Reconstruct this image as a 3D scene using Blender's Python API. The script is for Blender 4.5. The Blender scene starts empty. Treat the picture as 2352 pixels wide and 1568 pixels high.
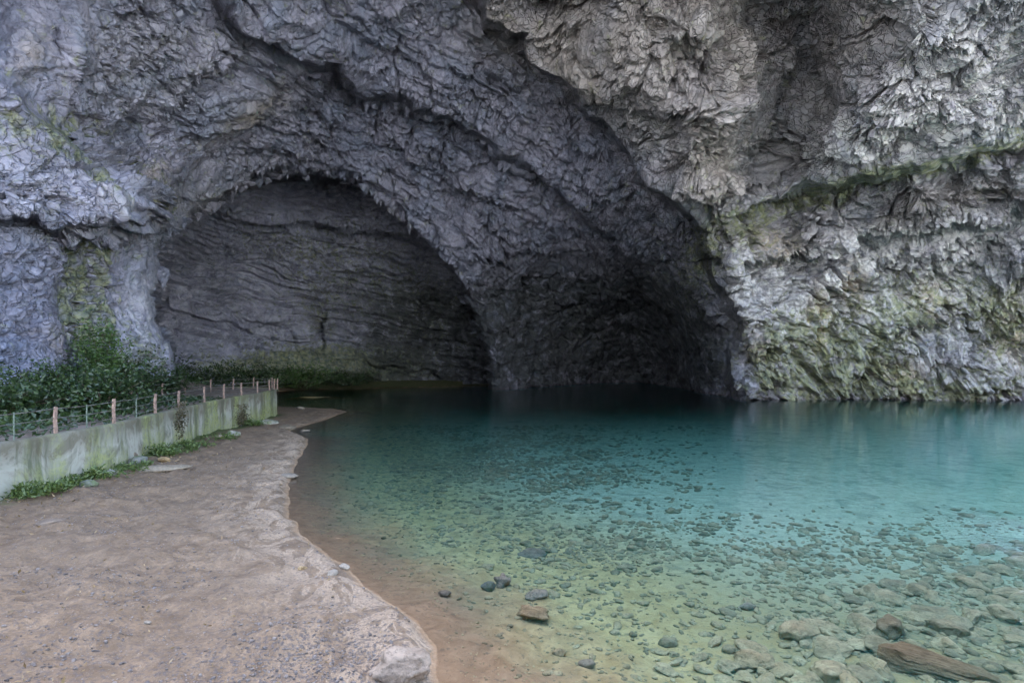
import bpy, bmesh, math, random
import numpy as np
from mathutils import Vector, Matrix

R = math.radians
rng = np.random.default_rng(11)
random.seed(11)
scene = bpy.context.scene
COL = scene.collection

# ------------------------------------------------------------------ survey
CAMZ = 4.8            # eye height above the pool (m)
FP, UC, VH = 1307.0, 1176.0, 829.0     # photo survey: focal length, centre column, horizon row


def pos(u, v, Y):
    return ((u - UC) / FP * Y, Y, CAMZ - (v - VH) / FP * Y)


def at_level(u, v, z=0.0):
    Y = (CAMZ - z) * FP / (v - VH)
    return (u - UC) / FP * Y, Y


# ------------------------------------------------------------------ helpers
def tag(o, label=None, cat=None, group=None, kind=None):
    if label: o['label'] = label
    if cat: o['category'] = cat
    if group: o['group'] = group
    if kind: o['kind'] = kind
    return o


def link(name, me, mat=None, parent=None):
    o = bpy.data.objects.new(name, me)
    COL.objects.link(o)
    if mat is not None and len(me.materials) == 0:
        me.materials.append(mat)
    if parent is not None:
        o.parent = parent
    return o


def empty(name, loc=(0, 0, 0), rz=0):
    o = bpy.data.objects.new(name, None)
    o.empty_display_size = 0.3
    COL.objects.link(o)
    o.location = loc
    o.rotation_euler = (0, 0, rz)
    return o


def mesh_np(name, co, faces, smooth=True, attrs=None):
    """faces: (n,3) or (n,4) int array"""
    me = bpy.data.meshes.new(name)
    co = np.asarray(co, dtype=np.float32)
    faces = np.asarray(faces, dtype=np.int32)
    n, k = faces.shape
    me.vertices.add(len(co))
    me.vertices.foreach_set('co', co.ravel())
    me.loops.add(n * k)
    me.loops.foreach_set('vertex_index', faces.ravel())
    me.polygons.add(n)
    me.polygons.foreach_set('loop_start', np.arange(0, n * k, k, dtype=np.int32))
    try:
        me.polygons.foreach_set('loop_total', np.full(n, k, dtype=np.int32))
    except Exception:
        pass
    me.update(calc_edges=True)
    me.validate()
    if smooth:
        me.polygons.foreach_set('use_smooth', np.ones(len(me.polygons), dtype=bool))
    if attrs:
        for nm, arr in attrs.items():
            if nm == 'nrm':
                a = me.attributes.new(nm, 'FLOAT_VECTOR', 'POINT')
                a.data.foreach_set('vector', np.ascontiguousarray(arr, dtype=np.float32).ravel())
                continue
            a = me.attributes.new(nm, 'FLOAT', 'POINT')
            a.data.foreach_set('value', np.asarray(arr, dtype=np.float32).ravel())
    return me


def sstep(a, b, x):
    t = np.clip((x - a) / (b - a), 0, 1)
    return t * t * (3 - 2 * t)


# ---- 2-D gradient noise
_perm = np.random.default_rng(5).permutation(256)
_perm = np.concatenate([_perm, _perm, _perm[:2]]).astype(np.int32)
_ang = np.random.default_rng(6).uniform(0, 2 * np.pi, 256).astype(np.float32)
_gx, _gy = np.cos(_ang), np.sin(_ang)


def perlin(x, y):
    xi = np.floor(x); yi = np.floor(y)
    fx = (x - xi).astype(np.float32); fy = (y - yi).astype(np.float32)
    xi = xi.astype(np.int32) & 255; yi = yi.astype(np.int32) & 255
    sx = fx * fx * fx * (fx * (fx * 6 - 15) + 10)
    sy = fy * fy * fy * (fy * (fy * 6 - 15) + 10)

    def g(ix, iy, dx, dy):
        h = _perm[_perm[ix & 255] + (iy & 255)]
        return _gx[h] * dx + _gy[h] * dy
    a = g(xi, yi, fx, fy); b = g(xi + 1, yi, fx - 1, fy)
    c = g(xi, yi + 1, fx, fy - 1); d = g(xi + 1, yi + 1, fx - 1, fy - 1)
    ab = a + sx * (b - a); cd = c + sx * (d - c)
    return (ab + sy * (cd - ab)) * 1.5


def fbm(x, y, oct=4, gain=0.5):
    s = 0; a = 1.0
    for i in range(oct):
        s = s + a * perlin(x + 17.3 * i, y - 9.1 * i)
        x = x * 2.03; y = y * 2.03; a *= gain
    return s


def ridged(x, y, oct=4, gain=0.5):
    s = 0; a = 1.0
    for i in range(oct):
        s = s + a * (1 - 2 * np.abs(perlin(x + 31.7 * i, y + 11.9 * i)))
        x = x * 2.07; y = y * 2.07; a *= gain
    return s


# ---- geometry of polylines in the plane
def seg_dist(px, py, pts):
    """distance and signed side (left positive) to an open polyline"""
    best = np.full(px.shape, 1e9, dtype=np.float32)
    side = np.zeros(px.shape, dtype=np.float32)
    par = np.zeros(px.shape, dtype=np.float32)
    acc = 0.0
    for (x0, y0), (x1, y1) in zip(pts[:-1], pts[1:]):
        dx, dy = x1 - x0, y1 - y0
        L2 = dx * dx + dy * dy
        t = np.clip(((px - x0) * dx + (py - y0) * dy) / L2, 0, 1)
        qx, qy = px - (x0 + t * dx), py - (y0 + t * dy)
        d = np.sqrt(qx * qx + qy * qy)
        m = d < best
        best = np.where(m, d, best)
        side = np.where(m, dx * (py - y0) - dy * (px - x0), side)
        par = np.where(m, acc + t * math.sqrt(L2), par)
        acc += math.sqrt(L2)
    return best, np.sign(side), par / acc


def inside(px, py, poly):
    c = np.zeros(px.shape, dtype=bool)
    n = len(poly)
    for i in range(n):
        x0, y0 = poly[i]; x1, y1 = poly[(i + 1) % n]
        if y0 == y1: continue
        m = (y0 > py) != (y1 > py)
        xx = (x1 - x0) * (py - y0) / (y1 - y0) + x0
        c ^= m & (px < xx)
    return c


def spline(pts, n=8):
    """Catmull-Rom through points of any dimension"""
    P = [np.array(p, float) for p in pts]
    P = [2 * P[0] - P[1]] + P + [2 * P[-1] - P[-2]]
    out = []
    for i in range(1, len(P) - 2):
        for k in range(n):
            t = k / n
            a, b, c, d = P[i - 1], P[i], P[i + 1], P[i + 2]
            out.append(0.5 * ((2 * b) + (-a + c) * t + (2 * a - 5 * b + 4 * c - d) * t * t + (-a + 3 * b - 3 * c + d) * t ** 3))
    out.append(P[-2])
    return np.array(out)


class TPS:
    def __init__(s, pts, vals, lam=1e-3):
        s.p = np.array(pts, float) / 500.0
        n = len(s.p)
        d = np.linalg.norm(s.p[:, None] - s.p[None], axis=2)
        K = np.where(d > 0, d * d * np.log(d + 1e-12), 0) + lam * np.eye(n)
        A = np.zeros((n + 3, n + 3))
        A[:n, :n] = K; A[:n, n] = 1; A[:n, n + 1:] = s.p
        A[n, :n] = 1; A[n + 1:, :n] = s.p.T
        s.w = np.linalg.solve(A, np.concatenate([vals, np.zeros(3)]))

    def __call__(s, u, v):
        u = (u / 500.0).astype(np.float32); v = (v / 500.0).astype(np.float32)
        o = (s.w[-3] + s.w[-2] * u + s.w[-1] * v).astype(np.float32)
        for (a, b), w in zip(s.p, s.w[:-3]):
            d2 = (u - np.float32(a)) ** 2 + (v - np.float32(b)) ** 2
            o += np.float32(0.5 * w) * d2 * np.log(d2 + np.float32(1e-12))
        return o


# ------------------------------------------------------------------ node helper (shader and geometry trees)
class NT:
    def __init__(s, tree):
        s.t = tree

    def new(s, typ, **kw):
        n = s.t.nodes.new(typ)
        for k, v in kw.items():
            setattr(n, k, v)
        return n

    def put(s, sock, v):
        if v is None: return
        if hasattr(v, 'links') or isinstance(v, bpy.types.NodeSocket):
            s.t.links.new(v, sock)
        else:
            if isinstance(v, (tuple, list)) and sock.type == 'RGBA' and len(v) == 3:
                v = (*v, 1)
            sock.default_value = v

    def m(s, op, a, b=None, c=None, clamp=False):
        n = s.new('ShaderNodeMath', operation=op, use_clamp=clamp)
        for i, x in enumerate((a, b, c)):
            s.put(n.inputs[i], x)
        return n.outputs[0]

    def vm(s, op, a, b=None, scale=None):
        n = s.new('ShaderNodeVectorMath', operation=op)
        s.put(n.inputs[0], a); s.put(n.inputs[1], b)
        if scale is not None: s.put(n.inputs['Scale'], scale)
        return n.outputs[0]

    def noise(s, vec, scale, detail=4, rough=0.5, dist=0.0, out='Fac', typ='FBM', lac=2.0):
        n = s.new('ShaderNodeTexNoise', noise_dimensions='3D', noise_type=typ)
        s.put(n.inputs['Vector'], vec)
        n.inputs['Scale'].default_value = scale; n.inputs['Detail'].default_value = detail
        n.inputs['Roughness'].default_value = rough; n.inputs['Distortion'].default_value = dist
        n.inputs['Lacunarity'].default_value = lac
        if out == 'Fac': return n.outputs[0]
        return n.outputs['Color']

    def voro(s, vec, scale, feature='F1', out='Distance', rnd=1.0, smooth=None):
        n = s.new('ShaderNodeTexVoronoi', voronoi_dimensions='3D', feature=feature)
        s.put(n.inputs['Vector'], vec); n.inputs['Scale'].default_value = scale
        n.inputs['Randomness'].default_value = rnd
        if smooth is not None: n.inputs['Smoothness'].default_value = smooth
        return n.outputs[out]

    def rng(s, x, a, b, c=0.0, d=1.0, smooth=False):
        n = s.new('ShaderNodeMapRange', interpolation_type='SMOOTHSTEP' if smooth else 'LINEAR')
        s.put(n.inputs['Value'], x)
        for nm, v in zip(('From Min', 'From Max', 'To Min', 'To Max'), (a, b, c, d)):
            s.put(n.inputs[nm], v)
        return n.outputs[0]

    def mix(s, f, a, b, mode='MIX'):
        n = s.new('ShaderNodeMix', data_type='RGBA', blend_type=mode)
        s.put(n.inputs[0], f); s.put(n.inputs[6], a); s.put(n.inputs[7], b)
        return n.outputs[2]

    def attr(s, name):
        n = s.new('ShaderNodeAttribute', attribute_name=name)
        return n.outputs['Fac']

    def attrv(s, name):
        n = s.new('ShaderNodeAttribute', attribute_name=name)
        return n.outputs['Vector']

    def xyz(s, v):
        n = s.new('ShaderNodeSeparateXYZ'); s.put(n.inputs[0], v)
        return n.outputs

    def comb(s, x, y, z):
        n = s.new('ShaderNodeCombineXYZ')
        for i, a in enumerate((x, y, z)): s.put(n.inputs[i], a)
        return n.outputs[0]

    def bump(s, h, dist, strength=1.0, normal=None):
        n = s.new('ShaderNodeBump')
        s.put(n.inputs['Height'], h); n.inputs['Distance'].default_value = dist
        n.inputs['Strength'].default_value = strength
        if normal is not None: s.put(n.inputs['Normal'], normal)
        return n.outputs[0]


def material(name):
    m = bpy.data.materials.new(name); m.use_nodes = True
    t = m.node_tree
    for n in list(t.nodes): t.nodes.remove(n)
    out = t.nodes.new('ShaderNodeOutputMaterial')
    return m, NT(t), out


def principled(nt, out, col, rough=0.8, normal=None, spec=0.3):
    p = nt.new('ShaderNodeBsdfPrincipled')
    nt.put(p.inputs['Base Color'], col); nt.put(p.inputs['Roughness'], rough)
    nt.put(p.inputs['Specular IOR Level'], spec)
    if normal is not None: nt.put(p.inputs['Normal'], normal)
    nt.t.links.new(p.outputs[0], out.inputs['Surface'])
    return p


# ------------------------------------------------------------------ materials
def rock_material():
    m, n, out = material('cave_rock')
    P = n.new('ShaderNodeNewGeometry').outputs['Position']
    big = n.noise(P, 0.10, 5, 0.55, 0.6)
    mid = n.noise(P, 0.55, 6, 0.62, 1.2)
    fine = n.noise(P, 3.2, 5, 0.65)
    hue = n.noise(n.vm('ADD', P, (37, 5, 11)), 0.16, 4, 0.6, 1.0)
    pale = n.attr('pale'); moss = n.attr('moss'); warm = n.attr('warm'); ochre = n.attr('ochre')
    col = n.mix(n.rng(mid, 0.36, 0.64), (0.140, 0.148, 0.192), (0.275, 0.283, 0.352))
    col = n.mix(n.rng(hue, 0.40, 0.66, 0, 0.75), col, (0.30, 0.275, 0.325))
    col = n.mix(n.rng(hue, 0.50, 0.28, 0, 0.6), col, (0.175, 0.22, 0.30))
    # weathered pale crust in flecks and the darker damp film between
    col = n.mix(n.m('MULTIPLY', n.rng(fine, 0.54, 0.74), 0.32), col, (0.50, 0.48, 0.47))
    col = n.mix(n.rng(n.noise(P, 1.3, 6, 0.7, 1.5), 0.48, 0.34, 0, 0.75), col, (0.085, 0.087, 0.10))
    pf = n.m('MULTIPLY', pale, n.rng(n.noise(P, 0.8, 6, 0.65, 1.0), 0.36, 0.58))
    col = n.mix(n.m('MULTIPLY', pf, 0.9), col, (0.62, 0.61, 0.61))
    wf = n.m('MULTIPLY', warm, n.rng(big, 0.3, 0.6, 0.4, 1))
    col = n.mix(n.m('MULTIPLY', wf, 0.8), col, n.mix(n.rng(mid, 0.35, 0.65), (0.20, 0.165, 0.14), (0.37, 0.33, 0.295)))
    of = n.m('MULTIPLY', ochre, n.rng(mid, 0.40, 0.55), clamp=True)
    col = n.mix(of, col, (0.42, 0.30, 0.15))
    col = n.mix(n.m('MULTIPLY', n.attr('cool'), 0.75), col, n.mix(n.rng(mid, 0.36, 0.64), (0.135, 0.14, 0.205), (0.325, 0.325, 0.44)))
    mn = n.noise(n.vm('ADD', P, (3, 70, 1)), 0.9, 6, 0.68, 1.0)
    mf = n.rng(n.m('ADD', n.m('MULTIPLY', moss, 0.36), n.m('MULTIPLY_ADD', mn, 2.0, -0.5)), 0.66, 0.98)
    mcol = n.mix(n.rng(n.noise(P, 1.7, 4, 0.6), 0.38, 0.62), (0.055, 0.085, 0.03), (0.27, 0.28, 0.11))
    col = n.mix(n.m('MULTIPLY', mf, 0.75), col, mcol)
    dn = n.m('MULTIPLY', n.attr('damp_shade'), n.rng(n.noise(P, 0.5, 6, 0.65, 0.8), 0.25, 0.50))  # near-black shade painted over recess and arch foot, with some dark wet film
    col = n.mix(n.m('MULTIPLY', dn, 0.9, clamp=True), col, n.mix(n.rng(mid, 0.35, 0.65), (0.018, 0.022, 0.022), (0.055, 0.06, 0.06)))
    calm = n.rng(n.noise(n.vm('ADD', P, (11, 3, 70)), 0.075, 4, 0.55, 0.8), 0.40, 0.60, 0.35, 1.2)
    h = n.m('ADD', n.m('MULTIPLY', n.noise(P, 1.9, 7, 0.6, 0.6), 0.42),
            n.m('MULTIPLY', n.rng(n.voro(n.vm('ADD', P, n.vm('SCALE', n.noise(P, 1.2, 3, 0.5, 0, 'Color'), None, 1.6)), 1.3, 'DISTANCE_TO_EDGE'), 0.0, 0.09), 0.24))
    nrm = n.bump(n.m('MULTIPLY', h, calm), 0.55, 1.0)
    rough = n.rng(n.noise(P, 0.7, 4, 0.6), 0.35, 0.65, 0.52, 0.9)
    principled(n, out, col, rough, nrm, 0.35)
    return m


def stone_material(name, dark, light, scale=3.0, moss=0.0, warm=(0.36, 0.29, 0.20), warmf=0.35):
    m, n, out = material(name)
    P = n.new('ShaderNodeNewGeometry').outputs['Position']
    rnd = n.new('ShaderNodeObjectInfo').outputs['Random']
    isl = n.new('ShaderNodeNewGeometry').outputs['Random Per Island']
    r = n.m('FRACT', n.m('ADD', rnd, isl))
    col = n.mix(n.rng(n.noise(P, scale, 6, 0.65, 0.8), 0.35, 0.65), dark, light)
    col = n.mix(n.m('MULTIPLY', n.rng(r, 0.25, 1.0), warmf), col, warm)
    col = n.mix(n.rng(n.noise(P, scale * 5, 4, 0.7), 0.52, 0.66, 0, 0.7), col, tuple(c * 0.55 for c in dark))
    col = n.mix(n.rng(r, 0.4, 0.0, 0, 0.7), col, tuple(c * 0.5 for c in dark))
    if moss:
        col = n.mix(n.m('MULTIPLY', n.rng(n.noise(P, 2.2, 5, 0.65), 0.45, 0.62), moss), col, (0.10, 0.13, 0.045))
    nrm = n.bump(n.noise(P, scale * 4, 7, 0.65), 0.05, 0.9)
    principled(n, out, col, 0.75, nrm, 0.35)
    return m


def plain(name, col, rough=0.7, var=0.3, scale=20, bump=0.0, metallic=0.0):
    m, n, out = material(name)
    P = n.new('ShaderNodeNewGeometry').outputs['Position']
    f = n.noise(P, scale, 5, 0.6)
    c = n.mix(n.rng(f, 0.3, 0.7), tuple(x * (1 - var) for x in col), tuple(min(1, x * (1 + var)) for x in col))
    p = principled(n, out, c, rough, n.bump(f, bump, 0.8) if bump else None)
    p.inputs['Metallic'].default_value = metallic
    return m


def leaf_material(name, a, b):
    m, n, out = material(name)
    r = n.new('ShaderNodeNewGeometry').outputs['Random Per Island']
    c = n.mix(r, a, b)
    d = n.new('ShaderNodeBsdfDiffuse'); n.put(d.inputs['Color'], c)
    t = n.new('ShaderNodeBsdfTranslucent'); n.put(t.inputs['Color'], n.mix(0.5, c, (0.16, 0.22, 0.03)))
    g = n.new('ShaderNodeBsdfGlossy'); g.inputs['Roughness'].default_value = 0.45
    mx = n.new('ShaderNodeMixShader'); mx.inputs[0].default_value = 0.25
    n.t.links.new(d.outputs[0], mx.inputs[1]); n.t.links.new(t.outputs[0], mx.inputs[2])
    m2 = n.new('ShaderNodeMixShader'); m2.inputs[0].default_value = 0.05
    n.t.links.new(mx.outputs[0], m2.inputs[1]); n.t.links.new(g.outputs[0], m2.inputs[2])
    n.t.links.new(m2.outputs[0], out.inputs['Surface'])
    return m


def ground_material():
    m, n, out = material('beach_and_lake_bed')
    P = n.new('ShaderNodeNewGeometry').outputs['Position']
    x, y, z = n.xyz(P)
    land = n.attr('shore')            # signed metres from the waterline, + on land
    silt = n.attr('silt'); grit = n.attr('grit')
    n1 = n.noise(P, 0.55, 6, 0.6, 0.8); n2 = n.noise(P, 2.6, 6, 0.65, 0.6); n3 = n.noise(P, 14, 5, 0.7)
    n4 = n.noise(P, 38, 3, 0.7)
    dry = n.mix(n.rng(n2, 0.35, 0.65), (0.125, 0.081, 0.048), (0.25, 0.170, 0.105))
    dry = n.mix(n.rng(n1, 0.42, 0.66, 0, 0.6), dry, (0.178, 0.125, 0.082))
    # swirled pale silt left by the falling water
    sw = n.noise(n.vm('MULTIPLY', P, (1.0, 0.55, 1)), 1.1, 7, 0.62, 2.2)
    vein = n.rng(n.m('ABSOLUTE', n.m('SUBTRACT', sw, 0.5)), 0.0, 0.022, 1, 0)
    siltf = n.m('ADD', n.m('MULTIPLY', n.rng(sw, 0.42, 0.62), silt), n.m('MULTIPLY', vein, n.m('ADD', 0.18, n.m('MULTIPLY', silt, 0.5))), clamp=True)
    dry = n.mix(siltf, dry, (0.42, 0.312, 0.215))
    # coarse grit: dark and pale grains
    gf = n.m('MULTIPLY', n.rng(n3, 0.50, 0.60), n.m('ADD', 0.35, n.m('MULTIPLY', grit, 0.65)))
    dry = n.mix(gf, dry, (0.105, 0.085, 0.075))
    dry = n.mix(n.m('MULTIPLY', n.rng(n4, 0.62, 0.70), 0.6), dry, (0.42, 0.36, 0.30))
    # bed
    wet = n.mix(n.rng(n2, 0.35, 0.65), (0.25, 0.155, 0.085), (0.38, 0.25, 0.145))
    sand = n.mix(n.rng(n2, 0.35, 0.65), (0.40, 0.265, 0.105), (0.66, 0.475, 0.22))
    sand = n.mix(n.rng(land, -5.5, -10), sand, n.mix(n.rng(n2, 0.35, 0.65), (0.47, 0.43, 0.28), (0.68, 0.64, 0.45)))
    bed = n.mix(n.rng(n.m('ADD', land, n.m('MULTIPLY', n.m('SUBTRACT', n1, 0.5), 3.0)), -1.0, -3.4), wet, sand)
    spk = n.noise(P, 6.5, 5, 0.75, 0.7)
    bed = n.mix(n.rng(spk, 0.56, 0.64, 0, 0.6), bed, (0.10, 0.09, 0.065))
    bigd = n.noise(P, 0.8, 6, 0.7, 0.6)
    bed = n.mix(n.m('MULTIPLY', n.rng(bigd, 0.52, 0.62, 0, 0.5), n.rng(land, -3, -7)), bed, (0.16, 0.16, 0.11))
    rub = n.m('MULTIPLY', n.m('MULTIPLY', n.rng(x, 1.5, 6), n.rng(y, 17, 10)), n.rng(n2, 0.30, 0.62))
    bed = n.mix(n.m('MULTIPLY', rub, 0.85), bed, (0.17, 0.145, 0.085))
    f = n.rng(n.m('ADD', land, n.m('MULTIPLY', n.m('SUBTRACT', n2, 0.5), 0.5)), 0.20, 0.0)
    col = n.mix(f, dry, bed)
    gm = n.attr('green')
    col = n.mix(n.rng(n.m('ADD', n.m('MULTIPLY', gm, 0.6), n2), 0.72, 0.95), col, (0.07, 0.085, 0.03))
    col = n.mix(n.rng(y, -3, -12), col, n.mix(n2, (0.22, 0.25, 0.27), (0.36, 0.39, 0.42)))  # unseen ground behind the camera, toned to bounce light into the cave
    h = n.m('ADD', n.m('MULTIPLY', n3, 0.5), n.m('ADD', n.m('MULTIPLY', n2, 1.2), n.m('MULTIPLY', n4, 0.2)))
    principled(n, out, col, n.rng(f, 0, 1, 0.9, 0.7), n.bump(h, 0.07, 0.9), 0.25)
    return m


def water_material():
    m, n, out = material('pool_water')
    P = n.new('ShaderNodeNewGeometry').outputs['Position']
    w1 = n.noise(n.vm('MULTIPLY', P, (0.75, 2.0, 1)), 1.1, 3, 0.5, 0.3)
    w2 = n.noise(n.vm('MULTIPLY', P, (0.6, 1.6, 1)), 4.2, 3, 0.55, 0.3)
    calm = n.rng(n.noise(P, 0.06, 2, 0.5), 0.35, 0.65, 0.35, 1.0)
    h = n.m('MULTIPLY', n.m('ADD', n.m('MULTIPLY', w1, 1.0), n.m('MULTIPLY', w2, 0.30)), calm)
    px, py, pz = n.xyz(P)
    gx = n.m('DIVIDE', n.m('SUBTRACT', px, 13.7), 1.3); gy = n.m('DIVIDE', n.m('SUBTRACT', py, 15.6), 1.8)
    breeze = n.m('EXPONENT', n.m('MULTIPLY', n.m('ADD', n.m('MULTIPLY', gx, gx), n.m('MULTIPLY', gy, gy)), -1.0))
    w3 = n.noise(n.vm('MULTIPLY', P, (2.4, 4.0, 1)), 2.2, 3, 0.55, 0.4)
    h = n.m('ADD', h, n.m('MULTIPLY', n.m('MULTIPLY', w3, breeze), 7.0))
    nrm = n.bump(h, 0.024, 1.0)
    fr = n.new('ShaderNodeFresnel'); fr.inputs['IOR'].default_value = 1.333
    n.put(fr.inputs['Normal'], nrm)
    tr = n.new('ShaderNodeBsdfTransparent')
    gl = n.new('ShaderNodeBsdfGlossy'); gl.inputs['Roughness'].default_value = 0.03
    n.put(gl.inputs['Normal'], nrm)
    mx = n.new('ShaderNodeMixShader')
    n.t.links.new(fr.outputs[0], mx.inputs[0]); n.t.links.new(tr.outputs[0], mx.inputs[1]); n.t.links.new(gl.outputs[0], mx.inputs[2])
    n.t.links.new(mx.outputs[0], out.inputs['Surface'])
    va = n.new('ShaderNodeVolumeAbsorption')
    va.inputs['Color'].default_value = WATER_COL
    va.inputs['Density'].default_value = WATER_DENS
    vs = n.new('ShaderNodeVolumeScatter')
    vs.inputs['Color'].default_value = (0.01, 0.92, 0.96, 1); vs.inputs['Density'].default_value = 0.075
    vs.inputs['Anisotropy'].default_value = 0.2
    ad = n.new('ShaderNodeAddShader')
    n.t.links.new(va.outputs[0], ad.inputs[0]); n.t.links.new(vs.outputs[0], ad.inputs[1])
    n.t.links.new(ad.outputs[0], out.inputs['Volume'])
    return m


def concrete_material():
    m, n, out = material('stained_plaster')
    P = n.new('ShaderNodeNewGeometry').outputs['Position']
    x, y, z = n.xyz(P)
    st = n.vm('MULTIPLY', P, (1, 1, 0.16))
    s1 = n.noise(st, 0.9, 6, 0.65, 0.3); s2 = n.noise(n.vm('ADD', st, (9, 4, 0)), 0.45, 5, 0.6)
    b = n.noise(P, 0.8, 6, 0.68, 0.7); f = n.noise(P, 6, 6, 0.7)
    col = n.mix(n.rng(b, 0.35, 0.62), (0.19, 0.185, 0.14), (0.56, 0.54, 0.46))
    col = n.mix(n.rng(s1, 0.48, 0.58, 0, 0.85), col, (0.10, 0.11, 0.065))
    up = n.rng(z, 1.5, 2.4)
    col = n.mix(n.m('MULTIPLY', n.rng(n.m('ADD', b, n.m('MULTIPLY', up, 0.2)), 0.50, 0.66), 0.85), col, (0.12, 0.105, 0.07))
    mf = n.rng(n.m('ADD', s2, n.m('ADD', n.rng(z, 1.6, 0.3, 0, 0.16), n.m('MULTIPLY', n.rng(y, 24, 30), 0.07))), 0.53, 0.66)
    col = n.mix(n.m('MULTIPLY', n.m('MULTIPLY', mf, n.rng(f, 0.36, 0.56, 0.35, 1)), 0.85), col, n.mix(n.rng(f, 0.4, 0.6), (0.13, 0.16, 0.05), (0.34, 0.36, 0.13)))
    col = n.mix(n.rng(f, 0.60, 0.70, 0, 0.6), col, (0.10, 0.10, 0.08))
    principled(n, out, col, 0.85, n.bump(n.m('ADD', b, n.m('MULTIPLY', f, 0.5)), 0.06, 0.8), 0.25)
    return m


WATER_COL = (0.0, 0.955, 0.965, 1)
WATER_DENS = 0.33

ROCK = rock_material()
GROUND = ground_material()
WATER = water_material()
PLASTER = concrete_material()

# ------------------------------------------------------------------ cave: control survey (column, row, distance)
CTRL = [
    # left wall
    (0, 850, 30), (0, 700, 31), (0, 560, 31), (100, 700, 34.5), (180, 700, 37.5), (180, 850, 37), (250, 800, 40.5), (300, 700, 43),
    (370, 700, 47), (395, 860, 48), (-400, 800, 23), (-900, 800, 17.5), (-900, 300, 18), (0, 400, 31), (200, 400, 36.5), (330, 450, 42),
    (350, 530, 46), (0, 200, 31), (-400, 300, 23), (0, 0, 35), (-400, 0, 27), (-900, 0, 20), (300, 0, 40), (300, 200, 44), (300, 330, 46),
    (250, 600, 40), (0, 1200, 28), (395, 1000, 49), (-900, 1300, 17), (250, 1000, 40),
    # vault
    (500, 0, 43), (500, 200, 51), (500, 330, 57), (450, 490, 58), (600, 405, 66), (720, 390, 70), (720, 250, 62), (720, 130, 54), (720, 0, 47),
    (830, 425, 74), (720, -400, 33), (720, -1000, 23.5), (1000, 0, 51), (1000, 100, 56), (1000, 200, 61), (1000, 300, 68), (1000, 440, 76),
    (970, 540, 80), (1200, 380, 71), (1200, 500, 80), (1200, 650, 95), (1080, 650, 85), (1140, 830, 93), (1200, 830, 101), (1400, 560, 83),
    (1400, 700, 103), (1400, 850, 126), (1500, 700, 98), (1530, 830, 110), (1300, 850, 114), (1300, 1000, 114), (1400, 1000, 126), (1530, 1000, 110),
    # right mass
    (1300, 200, 57), (1300, 0, 47), (1430, 330, 61), (1430, 450, 69), (1600, 540, 66), (1690, 910, 75), (1680, 720, 68), (1620, 700, 72), (1620, 850, 82),
    (1600, 0, 39), (1600, 200, 47), (1600, 400, 55), (1760, 400, 55), (1800, 200, 50), (1850, 0, 42), (2000, 0, 37), (2000, 200, 43), (2000, 350, 49),
    (2352, 0, 33), (2352, 200, 41), (2352, 300, 46), (2352, 400, 53), (2352, 500, 57), (2352, 700, 63), (2352, 900, 70), (2000, 500, 60), (2000, 700, 67),
    (2000, 900, 73), (1800, 500, 61), (1800, 700, 67), (1800, 900, 74), (2700, 0, 29), (2700, 400, 46), (2700, 900, 66), (3300, 0, 24), (3300, 400, 36),
    (3300, 900, 55), (2352, 1050, 71), (1690, 1050, 75), (3300, 1300, 55),
    # above the frame
    (1200, -400, 32), (1600, -400, 28), (2000, -400, 27), (2352, -400, 25), (1200, -1000, 22), (2352, -1000, 18), (300, -400, 30), (0, -400, 26),
    (0, -1000, 19), (-900, -400, 17), (-900, -1000, 13), (3300, -400, 17), (3300, -1000, 13),
]
ARCH = [(405, 1120), (398, 870), (400, 800), (365, 690), (368, 600), (385, 552), (450, 500), (530, 440), (600, 412), (720, 396), (830, 430), (900, 480),
        (960, 540), (1040, 620), (1078, 700), (1118, 800), (1135, 880), (1140, 1120)]
RIB2 = [(470, -60), (580, 70), (700, 135), (800, 190), (950, 232), (1060, 290), (1200, 385), (1300, 445), (1420, 560), (1490, 690), (1550, 820), (1600, 930)]
RIB3 = [(1090, -80), (1150, 60), (1280, 170), (1335, 245), (1430, 335), (1490, 430), (1570, 485), (1610, 560), (1650, 650), (1690, 760), (1700, 930)]
LEDGE = [(1640, 520), (1780, 470), (1900, 437), (2050, 400), (2200, 358), (2352, 318), (2700, 225)]
LEFTLEDGE = [(-300, 60), (0, 185), (100, 262), (250, 345), (330, 425), (385, 500)]
LEFTEDGE = [(140, 520), (172, 600), (190, 690), (180, 780), (165, 1000)]
BULGE = [(-300, 430), (0, 480), (130, 512), (240, 528), (335, 500)]
BAND = [(1660, 590), (1850, 580), (2050, 545), (2352, 500), (2700, 440)]
RECESS = [(1560, -40), (1830, 60), (1840, 240), (1770, 380)]

tps = TPS([(u, v) for u, v, _ in CTRL], np.array([1.0 / Y for *_, Y in CTRL]), 2e-4)
QC = []
for k, c in ((0, ARCH), (1.0, RIB2), (1.9, RIB3)):
    for p in spline(c, 2)[::2]:
        QC.append((p[0], p[1], k))
QC += [(2352, 0, 4.0), (2000, 300, 3.6), (1850, 0, 2.9), (0, 0, 1.2), (0, 400, 0.9), (300, 0, 1.1), (700, 850, -0.8), (1900, 600, 2.9), (2352, 700, 4.0), (0, 800, 0.8)]
tpsQ = TPS([(a, b) for a, b, _ in QC], np.array([c for *_, c in QC]), 5e-3)


def blob(u, v, cu, cv, ru, rv, ang=0):
    c, s = math.cos(R(ang)), math.sin(R(ang))
    a = ((u - cu) * c + (v - cv) * s) / ru
    b = (-(u - cu) * s + (v - cv) * c) / rv
    return np.exp(-(a * a + b * b))


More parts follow.
